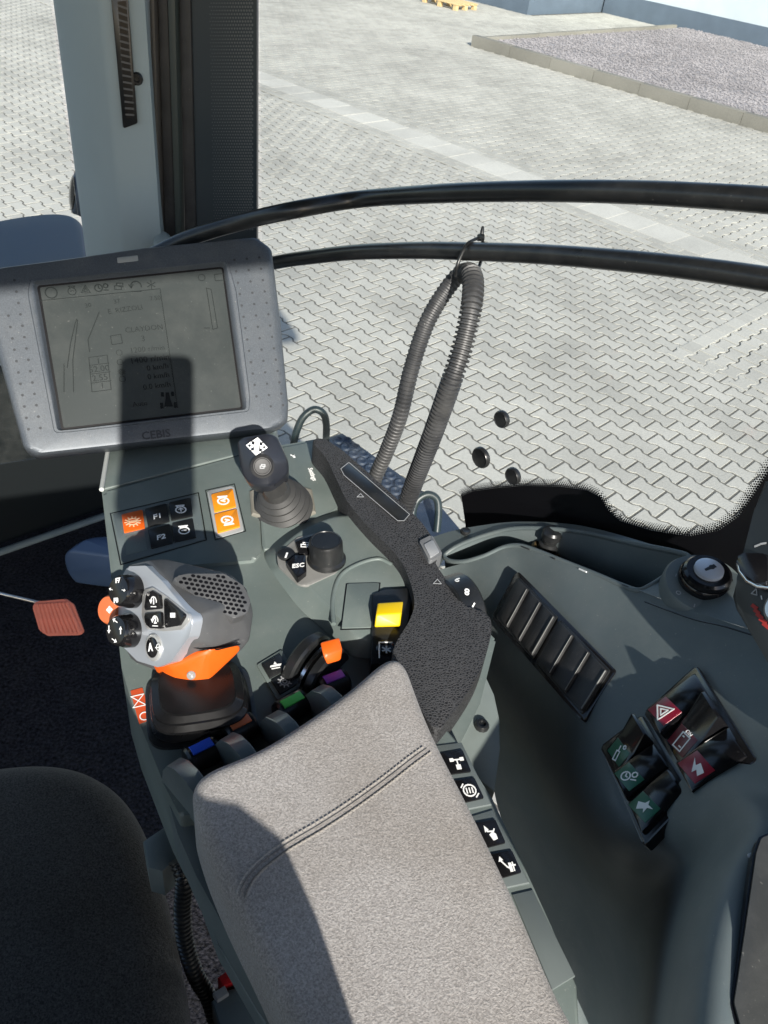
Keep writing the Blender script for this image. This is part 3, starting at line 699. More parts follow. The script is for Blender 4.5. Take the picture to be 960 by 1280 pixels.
# ================================================================== SIDE CONSOLE
sc = thing('side_console', 'dark grey green moulded console under the side window', 'console', onz(700, 900, 2.0))
rows = [
 [(546, 713, 2.352), (600, 698, 2.385), (649, 682, 2.415), (720, 709, 2.45), (798, 738, 2.485), (880, 768, 2.515), (985, 802, 2.545)],
 [(560, 742, 2.34), (610, 735, 2.381), (660, 726, 2.408), (730, 765, 2.443), (800, 790, 2.475), (885, 815, 2.508), (990, 850, 2.54)],
 [(585, 790, 2.325), (625, 790, 2.375), (690, 805, 2.412), (750, 850, 2.447), (815, 870, 2.476), (895, 880, 2.506), (995, 920, 2.54)],
 [(600, 850, 2.3), (645, 860, 2.355), (700, 890, 2.395), (750, 940, 2.437), (805, 970, 2.464), (900, 966, 2.51), (1000, 990, 2.545)],
 [(610, 920, 2.25), (650, 935, 2.29), (695, 980, 2.34), (755, 1030, 2.424), (815, 1050, 2.454), (932, 1025, 2.541), (1000, 1040, 2.546)],
 [(620, 1000, 2.18), (660, 1020, 2.20), (705, 1060, 2.24), (765, 1100, 2.31), (828, 1110, 2.37), (892, 1095, 2.541), (1000, 1100, 2.546)],
 [(650, 1100, 2.1), (690, 1130, 2.11), (730, 1160, 2.13), (775, 1190, 2.2), (812, 1195, 2.30), (864, 1175, 2.541), (1000, 1180, 2.546)],
 [(690, 1330, 2.0), (730, 1330, 2.0), (755, 1330, 2.02), (775, 1330, 2.1), (793, 1330, 2.22), (838, 1330, 2.541), (1000, 1330, 2.546)]]
net('body', rows, GREEN_SIDE, sc, 8)
zr = lambda x: 2.352 + (x - 546) * (.063 / 103) if x < 649 else 2.415 + (x - 649) * (.07 / 149) if x < 798 else 2.485 + (x - 798) * (.06 / 187)
A = [(518, 680), (560, 665), (600, 657), (650, 652), (720, 656), (790, 673), (868, 698)]
Bq = [(546, 713), (566, 686), (606, 669), (650, 660), (720, 664), (790, 679), (861, 695)]
net('window_ledge', [[(x, y, zr(x) - .002) for x, y in A], [(x, y, zr(x)) for x, y in Bq]], GREEN_SIDE, sc, 6)
net('lock_platform', [[(861, 695, 2.505), (900, 708, 2.52), (990, 750, 2.545)], [(835, 718, 2.497), (895, 738, 2.518), (990, 778, 2.546)], [(796, 737, 2.486), (880, 768, 2.515), (990, 803, 2.545)]], GREEN_SIDE, sc, 6)
rim = [(556, 694), (575, 681), (610, 668), (650, 660), (720, 664), (790, 679), (845, 690), (861, 696), (856, 704), (835, 718), (815, 731), (798, 738), (778, 732), (740, 716), (700, 700), (670, 688), (649, 682), (630, 684), (605, 695), (580, 702), (562, 701)]
rim3 = closed_spline([onz(x, y, zr(x)) for x, y in rim], 4)
cen = sum(rim3, V((0, 0, 0))) / len(rim3)
fl = [V((q.x, q.y, q.z)).lerp(V((q.x * .3 + cen.x * .7, q.y * .3 + cen.y * .7, q.z)), .18) - V((0, 0, .075)) for q in rim3]
loft('tray', [rim3, [q - V((0, 0, .03)) for q in [a.lerp(b + V((0, 0, .075)), .5) for a, b in zip(rim3, fl)]], fl], GREEN_SIDE, sc, (False, True), 50)
tube('tray_lip', rim3 + [rim3[0]], .0026, GREEN_SIDE, sc, 8)
k = onz(683, 690, 2.405)
lathe('socket_ring', k, (0, 0, 1), [(.017, -.03), (.017, .004), (.0145, .007), (.012, .006), (.011, .004)], mat('brass_brown_ring', (.12, .085, .04), .4, metal=.5), sc, 28)
lathe('socket_cap', k, (0, 0, 1), [(.0105, .0), (.0105, .012), (.008, .014), (.0085, .019), (.0105, .021), (.0105, .028), (.0085, .0305), (.003, .031)], BLACK, sc, 28)
lathe('screw', onz(582, 664, zr(582) + .001), (0, 0, 1), [(.006, -.002), (.006, .001), (.0045, .0022), (.002, .0016)], BLACK, sc, 14)
for a, b in (((652, 683), (662, 687)), ((724, 711), (733, 715)), ((778, 731), (786, 734)), ((690, 697), (694, 699))):    # chips on the tray's worn lip
    tube('paint_fleck', [onz(*a, zr(a[0]) + .0021), onz(*b, zr(b[0]) + .0021)], .0008, WHITE if a[0] == 724 else MATS['black_rubber'], sc, 5)
tube('part_gap', spline([onz(x, y, z) for x, y, z in ((806, 752, 2.4905), (838, 764, 2.503), (870, 775, 2.5145), (905, 783, 2.527), (960, 800, 2.5415))], 6), .0007, FRIT, sc, 5)
# ignition lock
IP = Pl(onz(880, 727, 2.512), (-.1, -.1, 1)); kk = IP.hit(880, 735)
bp2 = IP.px([(880, 735)])[0]
dd = (kk - EYE).dot(CZ) / F
lathe('lock_boss', IP.hit(880, 733), IP.n, [(52 * dd, -.01), (51 * dd, .001), (48 * dd, .004), (40 * dd, .0048)], GREEN_SIDE, sc, 48)
k2 = IP.hit(880, 727, .004)
ign = lathe('ignition_lock', k2, IP.n, [(32 * dd, 0), (33 * dd, .003), (33 * dd, .006), (31 * dd, .008), (30 * dd, .007), (29 * dd, .012), (26 * dd, .014), (20 * dd, .014)], GLOSS, sc, 40)
lathe('key_barrel', k2, IP.n, [(18 * dd, .013), (17.5 * dd, .0165), (15 * dd, .0172)], mat('satin_key_barrel', (.62, .65, .7), .42, metal=.6), ign, 32)
KP = Pl(k2 + IP.n * .0173, IP.n); bm = bmesh.new(); o2 = V((0, 0))
poly_bm(bm, KP, [o2 + V((.001, -.0012)) + V((.0052, .002)), o2 + V((.0046, .0042)), o2 + V((-.0048, -.0012)), o2 + V((-.0042, -.0034))], 0)
poly_bm(bm, KP, [V((x * .0024 + .002, y * .0024 + .0008)) for x, y in circ(0, 0, 1, 10)], .0001); from_bm('keyhole', bm, BLACK, ign, 0)
BP = IP.lift(.0042)
for (x, y) in ((845, 719), (848, 741), (868, 757)): icon('ring' if x == 848 else 'bar', BP, (x, y), .0022, (3, -10), GREYPRINT, sc, .0004, .3, 'marking')
# air vents
VP = plane3((645, 715, 2.407), (768, 840, 2.454), (617, 770, 2.381)).lift(.001)
vo = [(646, 712), (770, 838), (729, 903), (614, 772)]
prism('vent_surround', VP, vo, -.012, .004, GLOSS, sc, bevel=.002, r=.004, up=.004)
for s0, s1, lit in ((.035, .475, 0), (.505, .965, 1)):
    mp = quadmap(VP, vo, .006)
    vf = prism('air_vent', VP, [mp(s0, .07), mp(s1, .07), mp(s1, .93), mp(s0, .93)], .0035, .0058, BLACK, sc, bevel=.001, r=.002, px=False)
    for k in range(3):
        u0, u1 = s0 + (s1 - s0) * (k + .06) / 3, s0 + (s1 - s0) * (k + .97) / 3
        a, b, c, d = mp(u0, .11), mp(u1, .11), mp(u1, .89), mp(u0, .89)
        top = [VP.W(*a, .0062), VP.W(*b, .0088), VP.W(*c, .0088), VP.W(*d, .0062)]; lo = [q - VP.n * .004 for q in top]
        hull('vent_flap', top + lo, RUBBER, vf, .0007, 2)
        tube('flap_edge', [VP.W(*mp(u1, .13), .0089), VP.W(*mp(u1, .5), .0089), VP.W(*mp(u1, .86), .0089)], .00042 if k < 2 else .0007, mat('edge_highlight_grey', (.15, .155, .15), .4) if 'edge_highlight_grey' not in MATS else MATS['edge_highlight_grey'], vf, 6)  # grey rods paint the highlight along each flap's edge
# rocker switches
RPn = plane3((868, 833, 2.499), (938, 945, 2.519), (750, 930, 2.438)).lift(.0015)
def bank(quad, states, tiles, icons, ux):
    mp = quadmap(RPn, quad, .006); W_ = lambda s, t, h: RPn.W(*mp(s, t), h)
    f = prism('switch_frame', RPn, [mp(-.08, -.06), mp(1.08, -.06), mp(1.08, 1.06), mp(-.08, 1.06)], -.005, .0035, GLOSS, sc, bevel=.0015, r=.003, px=False)
    for k, (ha, hp_, hb) in enumerate(states):
        t0, t1 = k / 3 + .012, (k + 1) / 3 - .012; pts = []
        for t in (t0, t1):
            pts.append([W_(.02, t, .002), W_(.02, t, ha - .0006), W_(.05, t, ha), W_(.47, t, hp_), W_(.54, t, hp_ + (.0004 if hb > hp_ else 0)), W_(.94, t, hb), W_(.98, t, hb - .0012), W_(.98, t, .002)])
        e = .06
        pr_ = lambda A, B, u: [a.lerp(b, u) for a, b in zip(A, B)]
        low = lambda A: [q - RPn.n * (.0007 if 0 < i < 7 else 0) for i, q in enumerate(A)]
        rk = loft('rocker_switch', [low(pts[0]), pr_(pts[0], pts[1], e), pr_(pts[0], pts[1], 1 - e), low(pts[1])], GLOSS, f, smooth=30)
        tm = (t0 + t1) / 2; n_ = ((W_(.5, tm, hp_) - W_(.02, tm, ha)).cross(W_(.02, t1, ha) - W_(.02, t0, ha))).normalized()
        if n_.dot(RPn.n) < 0: n_ = -n_
        SPl = Pl(W_(.26, tm, (ha + hp_) / 2), n_, W_(.5, tm, hp_) - W_(.02, tm, ha))
        tw = (W_(.26, t1, ha) - W_(.26, t0, ha)).length * .4; tl = (W_(.5, tm, 0) - W_(0, tm, 0)).length * .36
        prism('lens', SPl, [V((-tl, -tw)), V((tl, -tw)), V((tl, tw)), V((-tl, tw))], -.0005, .0004, tiles[k], f, px=False, bevel=.0002)
        q = SPl.o - EYE; d = q.dot(CZ); cpx = (480 + F * q.dot(CX) / d, 640 + F * q.dot(CY) / d)
        icon(icons[k], SPl, cpx, tw * .68, ux[k], WHITE, f, .0006, .14)
    return f
bank([(810, 890), (868, 838), (934, 944), (868, 996)], [(.011, .0085, .006), (.004, .0085, .0165), (.0115, .009, .006)], [REDTILE, mat('dim_red_lens', (.1, .004, .012), .3), REDTILE], ['hazard', 'battery', 'bolt'], [(10, -2), (8, -10), (6, 10)])
bank([(754, 934), (800, 898), (855, 990), (803, 1044)], [(.004, .0085, .0165), (.0105, .0085, .006), (.0085, .0075, .006)], [GREENTILE] * 3, ['spray', 'clockgear', 'mist'], [(6, -12), (4, -10), (10, 4)])
text('ON', RPn.lift(.009), (858, 913), (864, 920), .0042, WHITE, sc)
# storage lid
LP = Pl(onz(960, 1150, 2.552), (0, 0, 1)); LP = Z(2.562)
prism('storage_lid', LP, [(968, 1042), (950, 1050), (944, 1068), (932, 1150), (920, 1230), (916, 1255), (924, 1285), (940, 1330), (1060, 1330), (1060, 1042)], -.004, .002, LIDMAT, sc, bevel=.001, r=.006, up=0)
prism('lid_gasket', LP, [(966, 1039), (948, 1047), (941, 1067), (929, 1150), (917, 1230), (912, 1256), (920, 1288), (936, 1334), (1064, 1334), (1064, 1039)], -.006, .0004, FRIT, sc, r=.006, up=0)
def flake(P, pts, parent, h=.0005):
    bm = bmesh.new(); poly_bm(bm, P, P.px(pts, h), h, .0003); from_bm('paint_fleck', bm, WHITE, parent, 0)
FLP = Z(2.556)
flake(FLP, [(934, 1068), (938, 1066), (944, 1067), (949, 1071), (948, 1078), (943, 1077), (938, 1073), (935, 1072)], sc)
flake(FLP, [(902, 1222), (908, 1218), (912, 1224), (919, 1226), (918, 1235), (909, 1236), (905, 1231), (907, 1227)], sc)

# climate panel at the edge of the frame
CP = Pl(at(960, 760, .56), V((-.75, -.3, .55)))
cp = thing('climate_panel', 'dark control panel with a silver rocker and red scale', 'control panel', CP.hit(960, 780))
prism('housing', CP, [(955, 600), (942, 640), (921, 722), (914, 745), (918, 760), (962, 832), (1040, 960), (1120, 700), (1080, 600)], -.025, 0, mat('dark_panel_plastic', (.012, .015, .017), .45, var=(10, .15)), cp, bevel=.003, up=0)
prism('rocker', CP, [(921, 700), (933, 693), (962, 694), (962, 735), (948, 731), (931, 718)], 0, .009, GLOSS, cp, bevel=.003, up=.005, r=.003)
tube('rocker_trim', [CP.hit(*p, .004) for p in ((924, 704), (926, 714), (935, 726), (948, 733), (966, 735))], .0022, CHROME, cp, 8)
icon('tri', CP, (944, 740), .003, (4, -10), GREYPRINT, cp, .0004, .25); icon('bar', CP, (952, 747), .0018, (2, 10), WHITE, cp, .0004)
strokes(CP, [[(941, 757), (945, 760)], [(944, 763), (948, 766)], [(947, 768), (952, 772)], [(951, 774), (957, 778)], [(955, 780), (961, 785)]], .0026, REDPRINT, cp, .0004, 'scale')
lathe('knob', CP.hit(983, 765, 0), CP.n, [(.012, 0), (.012, .008), (.01, .01), (.004, .0105)], STEEL, cp, 24)
strokes(CP, [[(944, 683), (949, 681)], [(951, 680), (957, 679)]], .0014, GREYPRINT, cp, .0004, 'marking')

# ================================================================== ARMREST CONSOLE
DZ = 2.42; DK = Z(DZ)
ac = thing('armrest_console', 'grey green control console at the front of the armrest', 'console', onz(300, 760, 2.3))
prism('deck', DK, [(127, 612), (300, 566), (400, 548), (420, 565), (470, 650), (620, 800), (600, 880), (560, 960), (470, 960), (300, 1010), (225, 1020), (207, 985), (165, 880), (152, 835)], -.09, 0, GREEN, ac, bevel=.004, seg=3, r=.004, up=0)
prism('deck_step', DK, [(128, 616), (318, 565), (326, 690), (318, 700), (240, 706), (146, 760)], -.001, .004, GREEN, ac, bevel=.004, seg=4, r=.006, up=.004)
prism('joystick_plate', DK, [(322, 566), (398, 551), (418, 600), (424, 632), (380, 664), (328, 690)], -.001, .004, GREEN, ac, bevel=.002, seg=3, r=.005, up=.004)
rf = [onz(127, 612, DZ + .003), onz(345, 556, DZ + .003), at(345, 530, 1.0), at(136, 556, .93)]
hull('riser', rf + [q + V((0, .05, -.08)) for q in rf], GREEN, ac, .003, 3)
tube('riser_edge', [onz(127, 612, DZ + .004), at(136, 556, .928)], .0025, mat('sunlit_riser_edge', (.45, .47, .45), .45), ac, 8)  # pale tube paints the sunlight caught by the riser's edge
DS = DK.lift(.004)
# function key panel
sp = prism('key_panel', DS, [(140, 643), (247, 618), (256, 674), (152, 704)], -.001, .0012, GREEN_SIDE, ac, bevel=.0006, r=.003, up=.001)
strokes(DS, [[(138, 642), (248, 616), (258, 675), (151, 706), (138, 642)]], .0011, FRIT, ac, .0001, 'panel_gap')
strokes(DS, [[(257, 613), (293, 605), (307, 664), (269, 675), (257, 613)]], .0009, FRIT, ac, .0001, 'panel_gap')
KEYS = [((152, 643), (178, 637), (181, 659), (155, 665), ORANGE), ((181, 636), (208, 629), (212, 651), (185, 658), BLACK), ((211, 628), (238, 622), (241, 644), (214, 650), BLACK),
        ((155, 669), (181, 663), (184, 686), (158, 692), GREEN), ((185, 662), (212, 655), (216, 678), (189, 685), BLACK), ((215, 654), (241, 648), (245, 671), (218, 677), BLACK)]
for a, b, c, d, m in KEYS: prism('key', DS, [a, b, c, d], .0008, .003 if m is not GREEN else .0015, m, sp, bevel=.0007, r=.001, up=.003)
KT = DS.lift(.003)
icon('pto', KT, (166, 652), .0078, (-2, -10), mat('pale_orange_print', (.8, .5, .3), .6), sp)
text('F1', KT, (186, 648), (206, 643), .0095, WHITE, sp, shear=.25, bold=.0002); text('F2', KT, (190, 674), (211, 669), .0095, WHITE, sp, shear=.25, bold=.0002)
icon('engine', KT, (226, 637), .0066, (-2, -10), WHITE, sp, width=.2); icon('engine_minus', KT, (230, 663), .0066, (-2, -10), WHITE, sp, width=.2)
op = prism('orange_key_panel', DS, [(259, 614), (292, 607), (305, 663), (270, 673)], -.001, .0012, mat('silver_key_panel', (.3, .31, .31), .45), ac, bevel=.0006, r=.003, up=.001)
for a, b, c, d in (((264, 618), (291, 611), (295, 632), (268, 639)), ((268, 643), (296, 636), (300, 657), (272, 665))): prism('key', DS, [a, b, c, d], .0008, .0035, AMBER, op, bevel=.0009, r=.001, up=.0035)
KT2 = DS.lift(.0035)
icon('engine_arrow', KT2, (279, 626), .0072, (-2, -10), WHITE, op, width=.24); icon('engine_arrow', KT2, (284, 650), .0072, (4, 10), WHITE, op, width=.24)
text('Settings', DS, (384, 577), (397, 609), .0075, WHITE, ac, .0012, bold=.0002); icon('plant', DS, (366, 570), .004, (-3, -10), WHITE, ac, .0012)
# rotary dial pod
PH_ = .016
pod_top = [(345, 690), (376, 664), (418, 646), (450, 646), (470, 662), (510, 712), (512, 752), (480, 800), (446, 800), (420, 768), (398, 744)]
pod_bot = [(323, 692), (358, 662), (412, 638), (456, 638), (480, 660), (530, 720), (528, 765), (490, 822), (440, 824), (402, 784), (374, 762)]
def ringz(pts, h, k=0):
    p = [onz(x, y, DZ + h) for x, y in pts]
    for c_ in (.18, .25, .25): p = [q for a, b in zip(p, p[1:] + p[:1]) for q in (a.lerp(b, c_), a.lerp(b, 1 - c_))]
    return p
pod = loft('dial_pod', [ringz(pod_bot, -.002), ringz(pod_bot, .001), [a.lerp(b, .85) for a, b in zip(ringz(pod_bot, .001), ringz(pod_top, PH_))], [a.lerp(b, .96) + V((0, 0, .0012)) for a, b in zip(ringz(pod_bot, .001), ringz(pod_top, PH_))], ringz([(x * .985 + 437 * .015, y * .985 + 720 * .015) for x, y in pod_top], PH_ + .001)], GREEN, ac, smooth=60)
PT = DK.lift(PH_ + .001); PY = DK.lift(PH_ + .006)
prism('dial_plate', PT, [(346, 694), (372, 672), (402, 665), (424, 682), (430, 702), (420, 716), (383, 733), (372, 730), (348, 708)], -.001, .0015, DARKPLATE, pod, bevel=.0008, r=.008, up=.001)
PD = PT.lift(.0015)
prism('escape_key', PD, [(358, 706), (368, 697), (382, 697), (383, 717), (372, 726)], -.0005, .006, GLOSS, pod, bevel=.001, r=.001, up=.003)
prism('page_key', PD, [(369, 678), (388, 671), (398, 672), (396, 690), (374, 693)], -.0005, .004, GLOSS, pod, bevel=.001, r=.001, up=.003)
lathe('round_key', PD.hit(358, 694), (0, 0, 1), [(.0082, -.001), (.0082, .002), (.007, .003), (.002, .003)], BLACK, pod, 24)
icon('bar', PD, (358, 694), .0045, (3, -8), WHITE, pod, .0033); icon('page', PD, (381, 681), .005, (0, -10), WHITE, pod, .0044, .22)
text('ESC', PD, (364, 708), (380, 706), .007, WHITE, pod, .0064, .25, bold=.0002)
kd = PD.hit(408, 700)
dl = lathe('rotary_dial', kd, V((-.1, .05, 1)), [(.0185, -.001), (.0185, .002), (.0165, .004), (.0158, .021), (.0148, .0235), (.0135, .024), (.013, .0233), (.004, .0233)], BLACK, pod, 36)
# blank cover and its raised rim
strokes(PT, [[(433, 730), (475, 729), (467, 786), (426, 787), (433, 730)]], .0011, FRIT, ac, .0001, 'panel_gap')
prism('blank_cover', PT, [(434, 731), (474, 730), (466, 785), (427, 786)], -.001, .0015, GREEN, ac, bevel=.0006, up=0, r=.001)
tube('moulded_rim', spline([onz(x, y, DZ + PH_ + .0005) for x, y in ((417, 780), (416, 750), (424, 722), (444, 707), (472, 699), (490, 706))], 8), .0022, GREEN, ac, 10)
# palm rest
PM_ = Z(2.452)
pro = PM_.px([(391, 552), (401, 547), (418, 556), (440, 573), (510, 636), (533, 661), (547, 686), (543, 700), (556, 722), (572, 745), (588, 761), (606, 764), (614, 778), (612, 802), (600, 838), (580, 872), (556, 904), (547, 912), (538, 906), (518, 873), (492, 830), (494, 806), (512, 775), (518, 750), (508, 715), (494, 692), (462, 660), (435, 628), (420, 598), (407, 572)])
pr = prism('palm_rest', PM_, closed_spline(pro, 5), -.03, 0, PAD, ac, bevel=.0055, seg=4, px=False, smooth=60)
PTT = PM_.lift(.0002)
prism('smooth_inlay', PTT, [(425, 586), (436, 577), (513, 643), (504, 652), (496, 652), (430, 594)], -.001, .0008, BLACK, pr, r=.004, up=0, bevel=.0003)
strokes(PTT, [[(426, 586), (436, 578), (512, 643), (505, 651), (497, 651), (430, 594), (426, 586)]], .0006, GREYPRINT, pr, .0008, 'inlay_line')
icon('tri', PTT, (450, 620), .0042, (-10, 3), GREYPRINT, pr, .0004, .16, 'marking'); icon('tri', PTT, (546, 728), .0046, (-9, 3), GREYPRINT, pr, .0004, .14, 'marking')
bs = prism('grey_switch', PM_, [(524, 676), (540, 668), (553, 692), (537, 702)], -.012, .004, mat('pale_grey_switch', (.13, .135, .14), .5), pr, bevel=.0015, r=.002, up=.004)
prism('switch_cap', PM_, [(530, 681), (541, 675), (549, 690), (538, 697)], .003, .0055, mat('light_grey_cap', (.24, .25, .26), .5), bs, bevel=.001, r=.001, up=.005)
ed = (onz(600, 752, 2.45) - onz(553, 692, 2.45)).normalized(); wx = V((ed.y, -ed.x, 0))
wc = onz(578, 731, 2.456) - V((0, 0, .034))
tw = lathe('thumb_wheel', wc, wx, [(.02, -.014), (.0325, -.013), (.034, -.011), (.034, .009), (.0325, .011), (.02, .012)], BLACK, pr, 56)
for s, ang in (('9', -14), ('8', 14), ('7', 38)):
    a = math.radians(ang); nn = V((0, 0, 1)) * math.cos(a) + ed * math.sin(a); o_ = wc + nn * .0342 + wx * .0
    P = Pl(o_, nn, wx); q = o_ - EYE; d = q.dot(CZ); cp_ = (480 + F * q.dot(CX) / d, 640 + F * q.dot(CY) / d)
    e2 = o_ + (wx * .8 - ed * .6) * .01 - EYE; d = e2.dot(CZ); cq = (480 + F * e2.dot(CX) / d, 640 + F * e2.dot(CY) / d)
    text(s, P, (2 * cp_[0] - cq[0], 2 * cp_[1] - cq[1]), cq, .0098, WHITE, tw, .0004, bold=.0002)
# yellow switch on its black carrier
yc = prism('switch_carrier', PT, [(466, 742), (482, 736), (518, 734), (510, 775), (494, 826), (464, 830)], -.018, .004, BLACK, ac, bevel=.001, up=.004)
hull('yellow_switch', [PY.hit(*p, h) for p, h in (((472, 754), .012), ((504, 752), .012), ((502, 766), .013), ((470, 768), .013), ((500, 783), .004), ((468, 784), .004), ((472, 754), -.004), ((504, 752), -.004), ((500, 783), -.006), ((468, 784), -.006))], YELLOW, ac, .0012, 2)
lathe('socket', PY.hit(483, 812, -.003), (0, 0, 1), [(.009, -.002), (.009, .002), (.007, .0035), (.006, .002), (.002, .002)], GLOSS, ac, 20); icon('star', PY, (483, 812), .004, (0, -10), STEEL, ac, .001, .35)
strokes(PY, [[(474, 822), (474, 803), (490, 803)]], .0012, WHITE, ac, .0002, 'frame_mark')
# two dark keys ahead of the levers
dp = prism('dark_key_panel', DK, [(321, 832), (352, 813), (379, 855), (347, 876)], -.001, .002, GREEN, ac, bevel=.0006, r=.001, up=.001)
prism('key', DK, [(327, 831), (350, 818), (361, 835), (337, 848)], .0015, .004, BLACK, dp, bevel=.0006, up=.003); prism('key', DK, [(339, 851), (363, 838), (374, 854), (350, 868)], .0015, .004, BLACK, dp, bevel=.0006, up=.003)
icon('dozer', DK.lift(.004), (344, 831), .006, (-3, -10), WHITE, dp); icon('gear', DK.lift(.004), (356, 852), .006, (-3, -10), GREYPRINT, dp)
# warning sticker
stp = prism('sticker', DK, [(163, 864), (178, 860), (190, 899), (174, 905)], -.001, .0006, STICKER, ac, r=.001, up=0)
icon('rollers', DK, (173, 876), .0062, (2, 10), WHITE, stp, .0008, .1); icon('ring', DK, (181, 895), .0046, (2, 10), WHITE, stp, .0008, .16)
# lever guide fins
def fin(p0, p1, wid, m, parent, hh=1.0):
    a, b = onz(*p0, DZ + .01), onz(*p1, DZ + .01); a.z = b.z = DZ - .004; d = (b - a).normalized(); s = V((-d.y, d.x, 0))
    P = Pl(a, s, d)                                # profile plane, extruded sideways
    up = 1 if P.v.z > 0 else -1; hh = 1.25
    prof = [(-.002, 0), (.001, .016), (.008, .027), (.018, .033), (.03, .035), (.05, .03), (.09, .015), (.09, 0)]
    return prism('lever_guide', P, [V((x, up * y * hh)) for x, y in prof], -wid / 2, wid / 2, m, parent, px=False, bevel=.0015, seg=2)
for p0, p1 in (((212, 962), (262, 1022)), ((277, 930), (322, 985)), ((333, 902), (376, 955)), ((388, 870), (432, 920))): fin(p0, p1, .012, GREEN_SIDE, ac)
# console flank and the button strip under the armrest
prism('flank', Z(2.405), [(178, 925), (215, 970), (262, 985), (285, 1060), (340, 1150), (390, 1230), (440, 1345), (400, 1345), (368, 1290), (322, 1228), (282, 1162), (246, 1096), (222, 1042), (206, 985)], -.045, 0, GREEN_SIDE, ac, bevel=.006, seg=3, r=.006, up=0)
prism('flank_rib', Z(2.35), [(236, 1080), (248, 1094), (304, 1200), (362, 1295), (344, 1305), (272, 1180)], -.025, 0, GREEN_SIDE, ac, bevel=.006, seg=3, up=0)
prism('mount_disc', Z(2.418), [(590, 862), (606, 842), (618, 868), (625, 900), (625, 935), (621, 965), (618, 990), (600, 975), (560, 910)], -.01, 0, mat('pale_green_plate', (.17, .2, .19), .5, var=(30, .1)), ac, bevel=.0015, up=0)
lathe('bolt', Z(2.418).hit(602, 908), (0, 0, 1), [(.0062, 0), (.0062, .002), (.005, .004), (.0032, .004), (.0028, .002)], BLACK, ac, 12)
BS = Z(2.432)
bst = prism('button_strip', BS, [(520, 890), (553, 903), (580, 935), (616, 1000), (650, 1072), (690, 1160), (722, 1232), (728, 1330), (660, 1330), (560, 1050)], -.06, 0, GREEN, ac, bevel=.003, seg=3, up=0)
STR = mat('strip_plate_plastic', (.105, .125, .125), .5, var=(20, .08))
for q in ([(545, 932), (577, 928), (615, 1006), (575, 1014)], [(590, 1020), (616, 1012), (662, 1104), (625, 1112)], [(640, 1118), (666, 1112), (719, 1220), (690, 1238)]):
    prism('strip_plate', BS, q, -.001, .0015, STR, bst, bevel=.0008, up=.001)
for q, ic, c in (([(550, 942), (578, 937), (589, 964), (560, 968)], 'axle', (572, 954)), ([(565, 976), (593, 972), (605, 997), (580, 1003)], 'tyre', (587, 988)), ([(592, 1029), (619, 1024), (632, 1053), (606, 1060)], 'plant', (613, 1041)), ([(612, 1068), (640, 1063), (652, 1090), (628, 1097)], 'hitch', (634, 1080))):
    prism('push_button', BS, q, .001, .003, GLOSS, bst, bevel=.0008, r=.0008, up=.003); icon(ic, BS, c, .0062, (-3, -10), WHITE, bst, .0033)

# ---- levers
def lever(tipcol, p0, p1, p2, label):
    """p0-p1 = the coloured strip in the photograph"""
    zc = DZ + .016; a, b = onz(*p0, zc), onz(*p1, zc); ax = (b - a).normalized(); mid = (a + b) / 2; L_ = (b - a).length
    s = V((-ax.y, ax.x, 0)); c = mid - V((0, 0, .011))
    t = thing('spool_lever', label, 'lever', c - V((0, 0, .02)), 'finger levers beside the armrest')
    prof = [(.003, -L_ / 2 - .005), (.0095, -L_ / 2 - .004), (.011, -L_ / 2 - .002), (.011, L_ / 2 + .002), (.0095, L_ / 2 + .004), (.003, L_ / 2 + .005)]
    lathe('paddle', c, ax, prof, BLACK, t, 24)
    P = Pl(c + V((0, 0, .0105)), (0, 0, 1), ax)
    prism('colour_strip', P, [V((-L_ / 2, -.004)), V((L_ / 2, -.004)), V((L_ / 2, .004)), V((-L_ / 2, .004))], -.001, .001, TIP[tipcol], t, px=False, bevel=.0004)
    hull('stem', [c + ax * x + s * y + V((0, 0, z)) for x in (-.007, .007) for y in (-.007, .002) for z in (-.03, -.004)], BLACK, t, .001, 1)
lever('blue', (239, 939), (265, 926), None, 'finger lever with a bright blue strip beside the armrest')
lever('brown', (288, 908), (312, 896), None, 'finger lever with a rusty brown strip beside the armrest')
lever('green', (353, 881), (378, 868), None, 'finger lever with a light green strip beside the armrest')
lever('purple', (406, 850), (429, 841), None, 'finger lever with a purple strip nearest the orange lever')
a_, b_ = onz(362, 815, DZ + .02), onz(438, 850, DZ + .02); ax = V((.85, -.5, 0)).normalized()
th = thing('hand_throttle', 'small orange tipped hand lever in a dark slotted guide', 'lever', onz(400, 835, DZ))
gd_ = V((-ax.y, ax.x, 0))
gc = onz(394, 822, DZ + .012) - V((0, 0, .016))
lathe('guide', gc - ax * .004, ax, [(.018, -.012), (.028, -.01), (.03, -.008), (.03, -.001), (.028, .001), (.018, .002)], BLACK, th, 48)
lathe('quadrant', gc + ax * .004, ax, [(.018, -.001), (.029, -.001), (.029, .002), (.018, .002)], CHROME, th, 48)
lathe('guide', gc + ax * .012, ax, [(.018, -.005), (.027, -.004), (.028, -.003), (.028, .003), (.026, .005), (.018, .005)], BLACK, th, 48)
hull('lever_tip', [Z(DZ).hit(*p, h) for p, h in (((400, 803), .034), ((424, 797), .034), ((428, 812), .03), ((404, 820), .03), ((426, 826), .022), ((409, 831), .022), ((404, 806), .018), ((424, 800), .018))], ORANGE, th, .0012, 2)

# ---- main drive lever
dlv = thing('drive_lever', 'large grey multi button drive lever with orange band and black boot', 'joystick', onz(245, 890, DZ))
